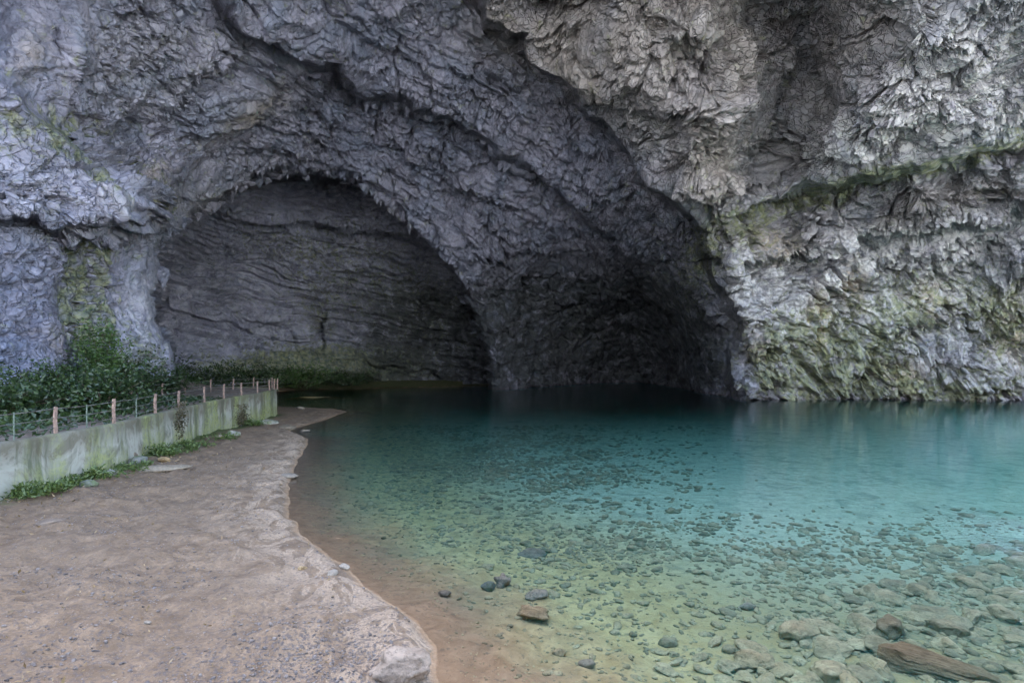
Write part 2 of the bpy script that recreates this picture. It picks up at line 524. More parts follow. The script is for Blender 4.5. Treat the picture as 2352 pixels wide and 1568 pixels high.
def cave_inv(u, v):
    """1/distance of the front shell, with its ribs, ledges and recesses"""
    q = tps(u, v)
    wig_u = u + 22 * fbm(u / 90, v / 90, 3); wig_v = v + 22 * fbm(u / 90 + 50, v / 90, 3)

    def lip(line, near, far, wn, wf, soft=7.0, left_is_near=True, fade=None):
        nonlocal q
        d, s, par = seg_dist(wig_u, wig_v, spline(line, 4))
        sd = d * s * (1 if left_is_near else -1)       # + on the near (overhanging) side
        k = sstep(-soft, soft, sd)
        f = k * near * np.exp(-np.abs(sd) / wn) - (1 - k) * far * np.exp(-np.abs(sd) / wf)
        if fade is not None: f = f * np.interp(par, fade[0], fade[1])
        q = q * (1 + f)
    # image rows run downwards: "left" of a line drawn to the right is below it
    lip(RIB2, 0.04, 0.055, 120, 70, 9, left_is_near=False, fade=([0, .55, .8, 1], [1, 1, .25, .1]))
    lip(RIB3, 0.06, 0.09, 120, 80, 10, left_is_near=False, fade=([0, .6, 1], [1, 1, .6]))
    lip(LEDGE, 0.05, 0.10, 130, 60, 12, left_is_near=False, fade=([0, .15, 1], [0.2, 1, 1]))
    lip(LEFTLEDGE, 0.03, 0.035, 90, 60, 16, left_is_near=True)
    lip(BULGE, 0.04, 0.05, 90, 70, 14, left_is_near=False)
    lip(BAND, 0.025, 0.03, 60, 50, 8, left_is_near=False)
    d, s, par = seg_dist(wig_u, wig_v, spline(RECESS, 4))
    q = q * (1 - 0.11 * np.exp(-(d / 75) ** 2))
    # bulky lobes
    for cu, cv, ru, rv, ang, k in [(1480, 170, 70, 110, -30, .045), (1660, 270, 80, 150, 15, .05), (2110, 90, 60, 80, 0, .05), (2230, 150, 60, 110, 10, .03),
                                   (1420, 60, 60, 80, 0, .03), (1600, 60, 60, 60, 0, .04), (1880, 330, 110, 70, -25, .03), (2120, 250, 130, 60, 20, .03),
                                   (1510, 420, 60, 50, 30, .05), (1570, 350, 50, 50, 0, .04), (1790, 820, 60, 90, -20, .03), (1690, 870, 30, 60, -10, .04),
                                   (1950, 800, 80, 90, -25, .025), (2230, 640, 120, 70, 0, -.02), (2190, 840, 130, 60, 0, .03), (1700, 640, 22, 90, -12, .05),
                                   (270, 460, 70, 50, -20, .05), (90, 420, 90, 80, 0, .03), (60, 60, 60, 90, 0, .05), (170, 90, 30, 90, 0, .05), (330, 800, 60, 80, 0, .03),
                                   (520, 270, 150, 60, -35, .03), (1150, 240, 120, 50, 35, .02), (820, 260, 120, 60, 20, -.02), (1180, 590, 60, 110, -20, .02)]:
        q = q * (1 + k * blob(u, v, cu, cv, ru, rv, ang))
    return q


def axis(lo, a, b, hi, step, grow=1.12, mx=28.0):
    core = list(np.arange(a, b + step, step))
    s = step; x = core[-1]
    while x < hi:
        s = min(s * grow, mx); x += s; core.append(x)
    s = step; x = core[0]; pre = []
    while x > lo:
        s = min(s * grow, mx); x -= s; pre.append(x)
    return np.array(pre[::-1] + core, dtype=np.float32)


def grid_faces(nu, nv):
    i = np.arange(nu * nv).reshape(nv, nu)
    return np.stack([i[:-1, :-1], i[1:, :-1], i[1:, 1:], i[:-1, 1:]], -1).reshape(-1, 4)


def grid_normals(X, Y, Z):
    P = np.stack([X, Y, Z], -1)
    du = np.gradient(P, axis=1); dv = np.gradient(P, axis=0)
    N = np.cross(dv, du)
    N /= np.linalg.norm(N, axis=-1, keepdims=True) + 1e-9
    C = np.array([0, 0, CAMZ]) - P
    sgn = np.sign((N * C).sum(-1, keepdims=True))
    return N * sgn


def facing(X, Y, Z, N):
    P = np.array([0, 0, CAMZ]) - np.stack([X, Y, Z], -1)
    P /= np.linalg.norm(P, axis=-1, keepdims=True)
    f = np.clip(np.abs((P * N).sum(-1)) * 1.7 - 0.12, 0.12, 1)
    S = np.stack([X, Y, Z], -1)
    st = np.linalg.norm(np.gradient(S, axis=1), axis=-1) + 1e-6; sv = np.linalg.norm(np.gradient(S, axis=0), axis=-1) + 1e-6
    st = blur(np.maximum(st / sv, sv / st), 5)         # how far the sheet is drawn out along the sight line
    return f * np.clip(2.6 / st, 0.12, 1)


def blur(a, k):
    for _ in range(2):
        a = np.cumsum(np.pad(a, ((k + 1, k), (0, 0)), mode='edge'), 0); a = (a[2 * k + 1:] - a[:-2 * k - 1]) / (2 * k + 1)
        a = np.cumsum(np.pad(a, ((0, 0), (k + 1, k)), mode='edge'), 1); a = (a[:, 2 * k + 1:] - a[:, :-2 * k - 1]) / (2 * k + 1)
    return a


def rock_geometry_nodes():
    """fine fracturing of a rock sheet along its normals"""
    g = bpy.data.node_groups.new('fracture', 'GeometryNodeTree')
    g.interface.new_socket('Geometry', in_out='INPUT', socket_type='NodeSocketGeometry')
    g.interface.new_socket('Geometry', in_out='OUTPUT', socket_type='NodeSocketGeometry')
    n = NT(g)
    gi = n.new('NodeGroupInput'); go = n.new('NodeGroupOutput')
    P = n.new('GeometryNodeInputPosition').outputs[0]
    na = n.new('GeometryNodeInputNamedAttribute', data_type='FLOAT_VECTOR'); na.inputs['Name'].default_value = 'nrm'
    N = na.outputs['Attribute']

    def at(nm):
        a = n.new('GeometryNodeInputNamedAttribute', data_type='FLOAT'); a.inputs['Name'].default_value = nm
        return a.outputs['Attribute']
    knob = at('knob'); amp = at('amp')
    warpc = n.vm('SUBTRACT', n.noise(P, 0.22, 4, 0.55, 0, 'Color'), (0.5, 0.5, 0.5))
    Pw = n.vm('ADD', P, n.vm('SCALE', warpc, None, 4.5))
    warp2 = n.vm('SUBTRACT', n.noise(P, 0.9, 4, 0.6, 0, 'Color'), (0.5, 0.5, 0.5))
    Pw2 = n.vm('ADD', P, n.vm('SCALE', warp2, None, 1.5))
    large = n.m('MULTIPLY', n.m('SUBTRACT', n.noise(P, 0.085, 3, 0.5), 0.5), 3.2)
    # blocks of rock parted by joints
    e1 = n.voro(Pw, 0.20, 'DISTANCE_TO_EDGE'); e2 = n.voro(Pw2, 0.46, 'DISTANCE_TO_EDGE'); e3 = n.voro(n.vm('ADD', Pw2, (4, 9, 2)), 1.05, 'DISTANCE_TO_EDGE')
    gate1 = n.rng(n.noise(P, 0.13, 3, 0.5), 0.42, 0.54); gate2 = n.rng(n.noise(n.vm('ADD', P, (20, 0, 7)), 0.25, 3, 0.5), 0.40, 0.54)
    gate3 = n.rng(n.noise(n.vm('ADD', P, (50, 10, 7)), 0.2, 3, 0.5), 0.42, 0.60)
    c1 = n.m('MULTIPLY', n.rng(e1, 0.0, 0.055, -1, 0), n.m('ADD', 0.15, gate1))
    c2 = n.m('MULTIPLY', n.rng(e2, 0.0, 0.075, -1, 0), n.m('ADD', 0.1, n.m('MULTIPLY', gate2, 0.9)))
    c3 = n.m('MULTIPLY', n.rng(e3, 0.0, 0.10, -1, 0), gate3)
    calm = n.rng(n.noise(n.vm('ADD', P, (11, 3, 70)), 0.075, 4, 0.55, 0.8), 0.40, 0.60, 0.15, 1.25)
    cracks = n.m('ADD', n.m('MULTIPLY', c1, 2.6), n.m('ADD', n.m('MULTIPLY', c2, 1.35), n.m('MULTIPLY', c3, 0.5)))
    # rounded lobes with creases between them
    k0 = n.m('SUBTRACT', 0.5, n.voro(Pw, 0.135, 'SMOOTH_F1', smooth=0.12))
    k1 = n.m('SUBTRACT', 0.55, n.voro(Pw2, 0.36, 'SMOOTH_F1', smooth=0.15))
    k2 = n.m('SUBTRACT', 0.5, n.voro(Pw2, 0.9, 'F1'))
    knobs = n.m('MULTIPLY', n.m('ADD', n.m('MULTIPLY', k0, 3.4), n.m('ADD', n.m('MULTIPLY', n.m('MULTIPLY', k1, 1.45), calm), n.m('MULTIPLY', k2, 0.15))), knob)
    # broken faces: every block is cut to its own tilted plane
    def facets(vec, scale, k):
        v = n.new('ShaderNodeTexVoronoi', voronoi_dimensions='3D', feature='F1')
        n.put(v.inputs['Vector'], vec); v.inputs['Scale'].default_value = scale
        d = n.new('ShaderNodeVectorMath', operation='DOT_PRODUCT')
        n.put(d.inputs[0], n.vm('SUBTRACT', vec, v.outputs['Position']))
        n.put(d.inputs[1], n.vm('SUBTRACT', v.outputs['Color'], (0.5, 0.5, 0.5)))
        return n.m('MULTIPLY', d.outputs['Value'], k)
    steps = n.m('ADD', facets(Pw, 0.17, 0.75), n.m('ADD', n.m('MULTIPLY', facets(Pw2, 0.42, 0.75), n.m('MINIMUM', calm, 1.0)), n.m('MULTIPLY', facets(n.vm('ADD', Pw2, (4, 9, 2)), 1.05, 0.8), gate3)))
    rough = n.m('MULTIPLY', n.m('SUBTRACT', n.noise(P, 0.33, 8, 0.56, 0.5), 0.5), 1.7)
    h = n.m('ADD', n.m('ADD', n.m('MULTIPLY', cracks, n.m('ADD', 0.3, n.m('MULTIPLY', calm, 0.7))), knobs), n.m('ADD', steps, n.m('MULTIPLY', rough, calm)))
    h = n.m('ADD', large, n.m('MULTIPLY', h, amp))
    sp = n.new('GeometryNodeSetPosition')
    g.links.new(gi.outputs[0], sp.inputs['Geometry'])
    g.links.new(n.vm('SCALE', N, None, h), sp.inputs['Offset'])
    g.links.new(sp.outputs[0], go.inputs[0])
    return g


FRACTURE = rock_geometry_nodes()


def bake(o):
    md = o.modifiers.new('fracture', 'NODES'); md.node_group = FRACTURE
    dg = bpy.context.evaluated_depsgraph_get()
    me = bpy.data.meshes.new_from_object(o.evaluated_get(dg), preserve_all_data_layers=True, depsgraph=dg)
    o.modifiers.remove(md)
    a_ = me.attributes.get('nrm')
    if a_: me.attributes.remove(a_)
    old = o.data; o.data = me; bpy.data.meshes.remove(old)
    me.polygons.foreach_set('use_smooth', np.ones(len(me.polygons), dtype=bool))
    if len(me.materials) == 0: me.materials.append(ROCK)


def strat(a, b):
    """bedding relief: a across the beds, b along them (both in beds)"""
    w = 0.35 * fbm(a * 0.4, b * 0.8, 3)
    return 0.6 * ridged(a + w, b, 3, 0.5) + 0.3 * fbm(a * 2.3, b * 1.4, 3)


def build_shell():
    ua = axis(-900, -60, 2420, 3000, 1.9); va = axis(-950, -40, 950, 1300, 1.9)
    U, V = np.meshgrid(ua, va)
    q = cave_inv(U, V)
    arch = spline(ARCH, 5)
    jag = 9 * fbm(U / 16, V / 30, 3) + 6 * fbm(U / 60, V / 60, 2)
    d, s, par = seg_dist(U, V + jag * (V < 800), arch)
    q = q * (1 - 0.05 * np.exp(-d / 6.0))
    Yd = 1.0 / np.clip(q, 1 / 260, 1 / 10)
    X = (U - UC) / FP * Yd; Z = CAMZ - (V - VH) / FP * Yd
    N = grid_normals(blur(X, 8), blur(Yd, 8), blur(Z, 8))
    # bedding relief by region
    Q = tpsQ(U, V)
    th = np.arctan2(V - 900, U - 850)
    right = sstep(-40, 60, (U - np.interp(V, [p[1] for p in RIB3], [p[0] for p in RIB3])))
    low = sstep(-10, 50, V - np.interp(U, [p[0] for p in BAND], [p[1] for p in BAND]))
    ledge_v = np.interp(U, [p[0] for p in LEDGE], [p[1] for p in LEDGE])
    under = sstep(-12, 18, V - ledge_v)
    left = sstep(470, 300, U + 0.25 * V * 0)
    leftlow = left * sstep(480, 560, V)
    vault = (1 - right) * (1 - left)
    wu = 40 * fbm(U / 160, V / 160, 3); wv = 40 * fbm(U / 160 + 9, V / 160, 3)
    H = vault * (1 - sstep(560, 740, V) * sstep(1000, 1180, U)) * (1 - 0.5 * sstep(620, 800, V)) * (0.85 * strat(Q * 6.5 + wu / 110, th * 1.3) + 0.45 * strat(Q * 2.6 + wu / 160, th * 0.8 + 4))
    H += right * (1 - under) * 0.45 * strat((U + wu) / 90.0, (V + wv) / 120.0)
    H += right * under * (1 - low) * 1.0 * strat((V + 0.23 * U + wv * 0.5) / 32.0, (U + wu) / 190.0)
    H += right * low * (1.15 * strat((U - 0.36 * V + wu * 0.8) / 70.0, (V + wv) / 150.0) + 0.3 * strat((U - 0.36 * V + wu * 0.6) / 24.0, (V + wv) / 90.0))
    H += (left - leftlow) * 0.6 * strat((V - 0.55 * U + wv) / 60.0, (U + 0.5 * V + wu) / 150.0)
    H += leftlow * 0.6 * strat((U + 0.12 * V + wu) / 60.0, (V + wv) / 100.0)
    face = facing(X, Yd, Z, N)
    H = H * np.clip(Yd / 60, 0.45, 1.2) * face
    X = X + N[..., 0] * H; Yw = Yd + N[..., 1] * H; Z = Z + N[..., 2] * H
    knob = np.clip(right * (1 - 0.75 * low) * (1 - 0.6 * under) + 0.45 * left + 0.22, 0, 1)
    # fretted roof edge with small hanging points
    amp = np.clip(Yd / 62, 0.5, 1.15) * (0.55 + 0.50 * right * (1 - 0.45 * low) + 0.30 * left) * face
    moss = sum(k * blob(U, V, *a) for k, *a in [
        (1.3, 240, 360, 150, 50, 40), (.9, 140, 310, 80, 45, 30), (1.1, 350, 440, 60, 40, 50), (1.4, 215, 640, 50, 130, 0), (1.3, 215, 760, 70, 80, 0),
        (.9, 330, 830, 70, 80, 0), (1.0, 190, 560, 70, 40, 0), (.7, 30, 320, 60, 80, 0), (1.7, 2090, 400, 260, 24, -15), (1.5, 1950, 432, 130, 22, -15),
        (.8, 2300, 330, 90, 22, -14), (.8, 1720, 510, 90, 40, 0), (.8, 1620, 600, 50, 90, 0), (1.0, 1800, 780, 110, 90, 0), (1.0, 2080, 690, 160, 90, 0),
        (1.1, 2300, 740, 90, 110, 0), (1.1, 1960, 800, 150, 70, 0), (1.2, 1870, 870, 170, 45, 0), (1.2, 2150, 885, 260, 35, 0), (.6, 1560, 700, 60, 150, -20),
        (.5, 1330, 760, 140, 90, 0), (.45, 1700, 560, 120, 60, 0)])
    pale = sum(k * blob(U, V, *a) for k, *a in [  # pale rock; right wall raised further to stand in for stronger light
        (.7, 2150, 680, 330, 190, 0), (.2, 2150, 250, 330, 200, 0), (.9, 2050, 300, 220, 90, -10), (.7, 1900, 370, 140, 60, -15), (1.0, 2050, 560, 260, 45, -8), (1.0, 1950, 660, 230, 90, 0), (.9, 2250, 820, 150, 80, 0),
        (.7, 2120, 100, 80, 90, 0), (.6, 2280, 120, 110, 150, 0), (.8, 1690, 590, 30, 90, -10), (.6, 480, 470, 110, 60, -35), (.6, 350, 700, 50, 130, 0),
        (.45, 90, 420, 120, 80, 0), (.7, 280, 450, 60, 50, 0), (.4, 330, 150, 160, 130, 0), (.7, 1760, 740, 90, 120, -20), (.6, 2150, 720, 200, 80, 0), (.5, 330, 800, 60, 80, 0)])
    warm = sum(k * blob(U, V, *a) for k, *a in [
        (.9, 1500, 120, 300, 160, 0), (.9, 1700, 250, 180, 170, 0), (.8, 1150, 60, 160, 90, 20), (.6, 1900, 60, 200, 120, 0), (.7, 580, 250, 110, 35, -35), (.5, 1550, 420, 120, 90, 0),
        (.5, 2150, 460, 230, 40, -12)])
    ochre = sum(k * blob(U, V, *a) for k, *a in [(.8, 380, 455, 28, 28, 0), (.5, 360, 395, 30, 20, 0), (.45, 590, 250, 80, 22, -35), (.45, 60, 130, 30, 60, 20),
                                                 (.8, 1880, 740, 35, 70, -15), (.45, 130, 780, 50, 40, 0), (.7, 1740, 810, 30, 40, 0), (.6, 2330, 760, 60, 70, 0), (.6, 2060, 850, 60, 30, 0), (.5, 1780, 560, 60, 30, 0), (.5, 2130, 690, 50, 60, -20), (.6, 1960, 660, 30, 50, -20)])
    damp_shade = sum(k * blob(U, V, *a) for k, *a in [(1.2, 1380, 820, 240, 140, 0), (.9, 1450, 680, 150, 130, 30), (1.5, 1150, 840, 160, 130, 0), (.8, 1200, 700, 130, 110, 20), (.7, 1590, 830, 90, 90, 0), (.5, 1590, 760, 60, 130, -15)])  # shade painted into the colour of the centre recess and arch foot
    co = np.stack([X, Yw, Z], -1).reshape(-1, 3)
    F = grid_faces(len(ua), len(va))
    hole = inside(U, V + jag * (V < 800), [tuple(p) for p in arch]).ravel()
    # unseen gap cut high on the right to let sky light onto wall and water
    op = ((U > 2388) & (V < 440)).ravel()
    bad = hole | op
    F = F[~bad[F].all(1)]
    at = dict(knob=knob, amp=amp, moss=np.clip(moss, 0, 1.2), pale=np.clip(pale, 0, 1), warm=np.clip(warm + 0.35 * right, 0, 1), ochre=np.clip(ochre, 0, 1), damp_shade=np.clip(damp_shade, 0, 1), cool=np.clip(0.45 * (vault + left) - 0.3 * warm, 0, 1))
    # drop loose vertices
    used = np.zeros(len(co), bool); used[F.ravel()] = True
    remap = np.cumsum(used) - 1
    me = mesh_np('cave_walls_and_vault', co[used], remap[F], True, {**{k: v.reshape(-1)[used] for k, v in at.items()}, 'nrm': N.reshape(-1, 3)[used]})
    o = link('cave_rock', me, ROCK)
    tag(o, 'grey limestone vault and walls arching over the pool', 'cave', kind='structure')
    bake(o)
    return o


def build_sun_block():  # added sheet behind the shell, stops sun leaking through
    ua = np.arange(-1000, 3100, 25.0); va = np.arange(-1000, 1250, 25.0)
    U, V = np.meshgrid(ua, va)
    Yd = np.minimum(1 / np.clip(cave_inv(U, V), 1 / 240, 1 / 10) * 1.9 + 40, 400)
    X = (U - UC) / FP * Yd; Z = CAMZ - (V - VH) / FP * Yd
    ok = ~((U > 2370) & (V < 470))
    F = grid_faces(len(ua), len(va)); F = F[ok.ravel()[F].all(1)]
    o = link('sun_block_hill', mesh_np('sun_block_hill', np.stack([X, Yd, Z], -1).reshape(-1, 3), F), ROCK)
    tag(o, 'unseen hillside sheet added over the cave to block sun leaks', 'sun_block_hill', kind='structure')


def build_back():
    ua = axis(120, 330, 1160, 1230, 2.2, 1.2, 12); va = axis(150, 380, 925, 1080, 2.2, 1.2, 12)
    U, V = np.meshgrid(ua, va)
    C = [(300, 900, 80), (300, 500, 78), (300, 300, 74), (380, 850, 84), (380, 600, 84), (500, 850, 92), (500, 600, 92), (600, 480, 90), (720, 420, 92), (720, 600, 99), (720, 850, 106),
         (900, 600, 103), (900, 850, 112), (900, 500, 96), (1050, 700, 108), (1050, 860, 117), (1180, 860, 122), (1180, 500, 104), (720, 250, 84), (1200, 250, 98), (720, 1000, 106), (300, 1000, 80), (1180, 1000, 122)]
    t = TPS([(a, b) for a, b, _ in C], np.array([1 / c for *_, c in C]), 2e-4)
    q = t(U, V)
    for cu, cv, ru, rv, ang, k in [(700, 500, 200, 18, 9, .03), (780, 530, 180, 14, 9, -.02), (600, 730, 260, 24, 14, .025), (700, 835, 260, 30, 0, .05), (500, 660, 200, 12, 12, .02), (960, 700, 40, 200, 0, -.03), (735, 740, 16, 50, 0, -.04)]:
        q = q * (1 + k * blob(U, V, cu, cv, ru, rv, ang))
    arch = spline(ARCH, 5)
    d, s, par = seg_dist(U, V, arch)
    out = ~inside(U, V, [tuple(p) for p in arch])
    w = np.where(out, sstep(25, 90, d), 0)
    w[:2] = w[-2:] * 0 + 1; w[:, :2] = 1; w[:, -2:] = 1
    q = q * (1 - w) + cave_inv(U, V) * 0.93 * w
    Yd = 1 / q
    X = (U - UC) / FP * Yd; Z = CAMZ - (V - VH) / FP * Yd
    N = grid_normals(blur(X, 8), blur(Yd, 8), blur(Z, 8))
    wu = 40 * fbm(U / 160, V / 160, 3); wv = 30 * fbm(U / 140 + 9, V / 140, 3)
    vv = V - 0.16 * (U - 600) + wv * 0.5
    H = 1.5 * strat(vv / 34.0, (U + wu) / 330.0) + 0.9 * strat(vv / 13.0 + 5, (U + wu) / 240.0)
    X = X + N[..., 0] * H; Yw = Yd + N[..., 1] * H; Z = Z + N[..., 2] * H
    moss = sum(k * blob(U, V, *a) for k, *a in [(1.7, 700, 840, 170, 40, 0), (1.3, 860, 845, 120, 40, 0), (.9, 520, 850, 140, 30, 0), (.6, 800, 640, 200, 120, 0), (.5, 640, 540, 150, 50, 10),
                                                (.8, 980, 740, 100, 110, 0), (.6, 735, 740, 40, 60, 0)])
    pale = sum(k * blob(U, V, *a) for k, *a in [(.7, 480, 650, 170, 90, 10), (.7, 640, 755, 150, 26, 0), (.4, 420, 760, 80, 70, 0)])
    warm = 0.4 * sum(k * blob(U, V, *a) for k, *a in [(.4, 560, 600, 120, 60, 10), (.4, 700, 700, 200, 40, 10)])
    one = np.ones_like(U)
    damp_shade = np.clip(sum(k * blob(U, V, *a) for k, *a in [(1.4, 1040, 820, 170, 160, 0), (.8, 920, 740, 180, 130, 0)]), 0, 1)  # painted shade on the lower right of the back wall
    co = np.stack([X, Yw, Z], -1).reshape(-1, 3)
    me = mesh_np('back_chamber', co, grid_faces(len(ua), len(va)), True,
                 dict(knob=one * 0.05, amp=one * 0.28, moss=np.clip(moss, 0, 1.7), pale=np.clip(0.55 + pale, 0, 1), warm=warm, ochre=one * 0, damp_shade=damp_shade, cool=one * 0.8, nrm=N))  # pale base lifted to make up for weak light in the chamber
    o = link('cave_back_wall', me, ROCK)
    tag(o, 'bedded rock wall of the inner chamber behind the low arch', 'cave wall', kind='structure')
    bake(o)
    return o


# ------------------------------------------------------------------ ground
SHORE = [at_level(u, v) for u, v in [(1012, 1568), (1003, 1480), (960, 1430), (900, 1385), (835, 1345), (782, 1292), (705, 1240), (668, 1185), (664, 1130), (668, 1092),
                                     (684, 1060), (700, 1030), (708, 1010), (692, 1000), (664, 993), (672, 984), (700, 977), (752, 962), (797, 945), (765, 938), (715, 936)]]
SHORE += [(-24.5, 60), (-27.5, 64), (-33, 74), (-38, 88), (-36, 96), (-24, 101), (-14, 106), (2, 118), (2, 380), (-400, 380), (-400, -400), (400, -400), (400, -30), (80, -6), (40, -0.5),
          (18, 2.6), (10, 4.0), (4, 5.3), (0.6, 7.0)]


def shore_dist(x, y):
    P = SHORE + [SHORE[0]]
    wx = x + 0.10 * fbm(x * 0.9, y * 0.5, 3); wy = y + 0.12 * fbm(x * 0.7 + 30, y * 0.7, 3)
    d, s, _ = seg_dist(wx, wy, P)
    return np.where(inside(wx, wy, P), d, -d)


def height(x, y):
    x = np.asarray(x, dtype=np.float32); y = np.asarray(y, dtype=np.float32)
    d = shore_dist(x, y)
    bank = (0.20 + 0.12 * fbm(x * 0.8, y * 0.8, 3)) * sstep(0.0, 0.45, d) * sstep(60, 30, y) + 0.10 * sstep(0, 2.0, d) + 0.42 * sstep(1.0, 9.0, d) * sstep(48, 30, y)
    bank += 2.2 * sstep(6.0, 0.5, y) * sstep(0, 4, d) + 0.9 * sstep(64, 84, y) * sstep(0, 8, d) * (x < -10)
    depth = np.interp(-d, [0, 1.0, 3, 5, 8, 11, 15, 22, 40], [0.0, 0.10, 0.34, 0.64, 1.25, 2.1, 3.4, 5.0, 6.5])
    z = np.where(d > 0, bank, -depth)
    z = z + 0.085 * fbm(x * 0.42, y * 0.42, 4) * sstep(0.0, 1.2, np.abs(d)) + 0.032 * fbm(x * 2.1, y * 2.1, 3) * sstep(0.0, 0.5, np.abs(d))
    z = z + 0.22 * fbm(x * 0.22, y * 0.22, 3) * sstep(-3, -9, d)
    z = z + 75.0 * sstep(-35, -170, y)          # added unseen slope, bounces sunlight into the cave
    # low bar of silt off the end of the wall
    z = np.maximum(z, -0.35 + 0.47 * np.exp(-(((x + 26.2) / 4.2) ** 2 + ((y - 76 - 0.25 * (x + 26)) / 1.3) ** 2)))
    return z, d


def hz(x, y):
    return float(height(np.array([x]), np.array([y]))[0][0])


def on_ground(u, v):
    """where the sight line meets the ground"""
    Y = np.geomspace(6, 140, 1500)
    x = (u - UC) / FP * Y; z = CAMZ - (v - VH) / FP * Y
    h, d = height(x, Y)
    i = np.argmax(z < h)
    return float(x[i]), float(Y[i]), float(h[i])


def build_ground():
    xa = np.concatenate([[-400, -250, -150, -100, -70, -50, -42], np.arange(-36, -19, 0.4), np.arange(-19, 13, 0.09), np.arange(13, 40, 0.4), [45, 52, 60, 70, 80, 100, 150, 250, 400]])
    ya = np.concatenate([[-400, -250, -150, -80, -50, -30, -18, -10, -5, -2, 0, 1.5, 3, 4, 5], np.arange(6, 22, 0.09), np.arange(22, 40, 0.18), np.arange(40, 66, 0.35), np.arange(66, 130, 1.2), [140, 160, 200, 300, 380]])
    X, Y = np.meshgrid(xa, ya)
    Z, d = height(X, Y)
    silt = 0.8 * np.exp(-(np.maximum(d - 0.2, 0) / 1.7) ** 2) * sstep(45, 30, Y)
    ex, ey = -2.2, 8.3
    grit = np.clip(np.exp(-(((X + 2.7) / 1.5) ** 2 + ((Y - 8.3) / 1.5) ** 2)) + 0.5 * np.exp(-((Y - 7.5) / 3) ** 2) * (X < -2), 0, 1) + 0.25
    wallx = np.interp(Y, [p[1] for p in WALL_LINE], [p[0] for p in WALL_LINE])
    green = np.exp(-np.maximum(X - wallx - 0.15, 0) / 0.7) * (Y < 50) + (Y > 62) * (d > 0) * 0.7
    me = mesh_np('ground', np.stack([X, Y, Z], -1).reshape(-1, 3), grid_faces(len(xa), len(ya))[:, ::-1], True,
                 dict(shore=d, silt=silt, grit=grit, green=green))
    o = link('ground', me, GROUND)
    tag(o, 'gritty pinkish beach running down into the stony lake bed', 'ground', kind='structure')
    return o


def build_water():
    bm = bmesh.new()
    vs = [bm.verts.new((x, y, z)) for z in (-9, 0) for x, y in ((-60, 4.5), (120, 4.5), (120, 320), (-60, 320))]
    for f in ((0, 3, 2, 1), (4, 5, 6, 7), (0, 1, 5, 4), (1, 2, 6, 5), (2, 3, 7, 6), (3, 0, 4, 7)):
        bm.faces.new([vs[i] for i in f])
    me = bpy.data.meshes.new('water'); bm.to_mesh(me); bm.free()
    o = link('water', me, WATER)
    tag(o, 'clear turquoise pool filling the cave floor', 'water', kind='structure')
    return o


# ------------------------------------------------------------------ retaining wall, terrace, fences
WALL_TOP = 2.35
FRONT = [(135, 995), (268, 972), (362, 949), (415, 937), (474, 924), (518, 915), (558, 908), (595, 902), (622, 897), (633, 894)]
FRONT = [at_level(u, v, WALL_TOP) for u, v in FRONT]
WALL_LINE = [(-14.2, -6), (-14.6, 5), (-15.0, 12.5), (-15.2, 16.2)] + FRONT
WALL_TURN = [(-21.6, 51.6), (-23.4, 53.2), (-25.6, 54.2), (-28, 54.6)]


def build_wall():
    pts = spline(WALL_LINE + WALL_TURN, 14)
    d = np.gradient(pts, axis=0); d /= np.linalg.norm(d, axis=1)[:, None]
    nrm = np.stack([d[:, 1], -d[:, 0]], 1)            # towards the beach
    prof = [(0.10, -1.0), (0.10, 0.2), (0.095, 0.5), (0.085, 0.9), (0.075, 1.3), (0.065, 1.7), (0.06, 2.1), (0.055, 2.28), (0.02, 2.345), (-0.03, 2.36), (-0.2, 2.365), (-0.28, 2.35), (-0.31, 2.2), (-0.31, 1.0)]
    co = []
    L = np.concatenate([[0], np.cumsum(np.linalg.norm(np.diff(pts, axis=0), axis=1))])
    for k, (o, z) in enumerate(prof):
        dz = 0.04 * fbm(L * 0.35, np.full_like(L, 3.0), 3) if z > 2.2 else 0
        do = 0.05 * fbm(L * 0.6, np.full_like(L, z * 1.3), 4) * (1 if o > 0 else 0.2)
        co.append(np.stack([pts[:, 0] + nrm[:, 0] * (o + do), pts[:, 1] + nrm[:, 1] * (o + do), np.full(len(pts), z) + dz], 1))
    co = np.array(co)                                   # (profile, along)
    me = mesh_np('retaining_wall', co.reshape(-1, 3), grid_faces(len(pts), len(prof))[:, ::-1], True)
    o = link('retaining_wall', me, PLASTER)
    tag(o, 'low curving whitewashed retaining wall streaked with moss beside the beach', 'wall')
    return o


def build_terrace():
    m, n, out = material('trodden_earth')
    P = n.new('ShaderNodeNewGeometry').outputs['Position']
    a = n.noise(P, 0.7, 6, 0.65, 0.5)
    col = n.mix(n.rng(a, 0.35, 0.65), (0.14, 0.105, 0.08), (0.24, 0.19, 0.155))
    col = n.mix(n.rng(n.noise(P, 1.6, 5, 0.7), 0.55, 0.65, 0, .6), col, (0.06, 0.07, 0.03))
    principled(n, out, col, 0.9, n.bump(n.noise(P, 5, 6, 0.7), 0.06, 0.8), 0.2)
    ya = np.arange(-8, 54.3, 0.5)
    line = spline(WALL_LINE + WALL_TURN[:2], 10)
    wx = np.interp(ya, line[:, 1], line[:, 0]) - 0.2
    s = np.linspace(0, 1, 26)
    X = wx[:, None] + (-34 - wx[:, None]) * s[None]
    Y = np.repeat(ya[:, None], 26, 1)
    Z = 2.28 + 0.08 * fbm(X * 0.5, Y * 0.5, 3) * sstep(0, 0.1, s)[None] - 0.1 * (1 - sstep(0, 0.06, s))[None] + 1.2 * sstep(-27, -34, X)
    me = mesh_np('terrace', np.stack([X, Y, Z], -1).reshape(-1, 3), grid_faces(26, len(ya)), True)
    o = link('path', me, m)
    tag(o, 'trodden earth terrace behind the retaining wall', 'path', kind='structure')


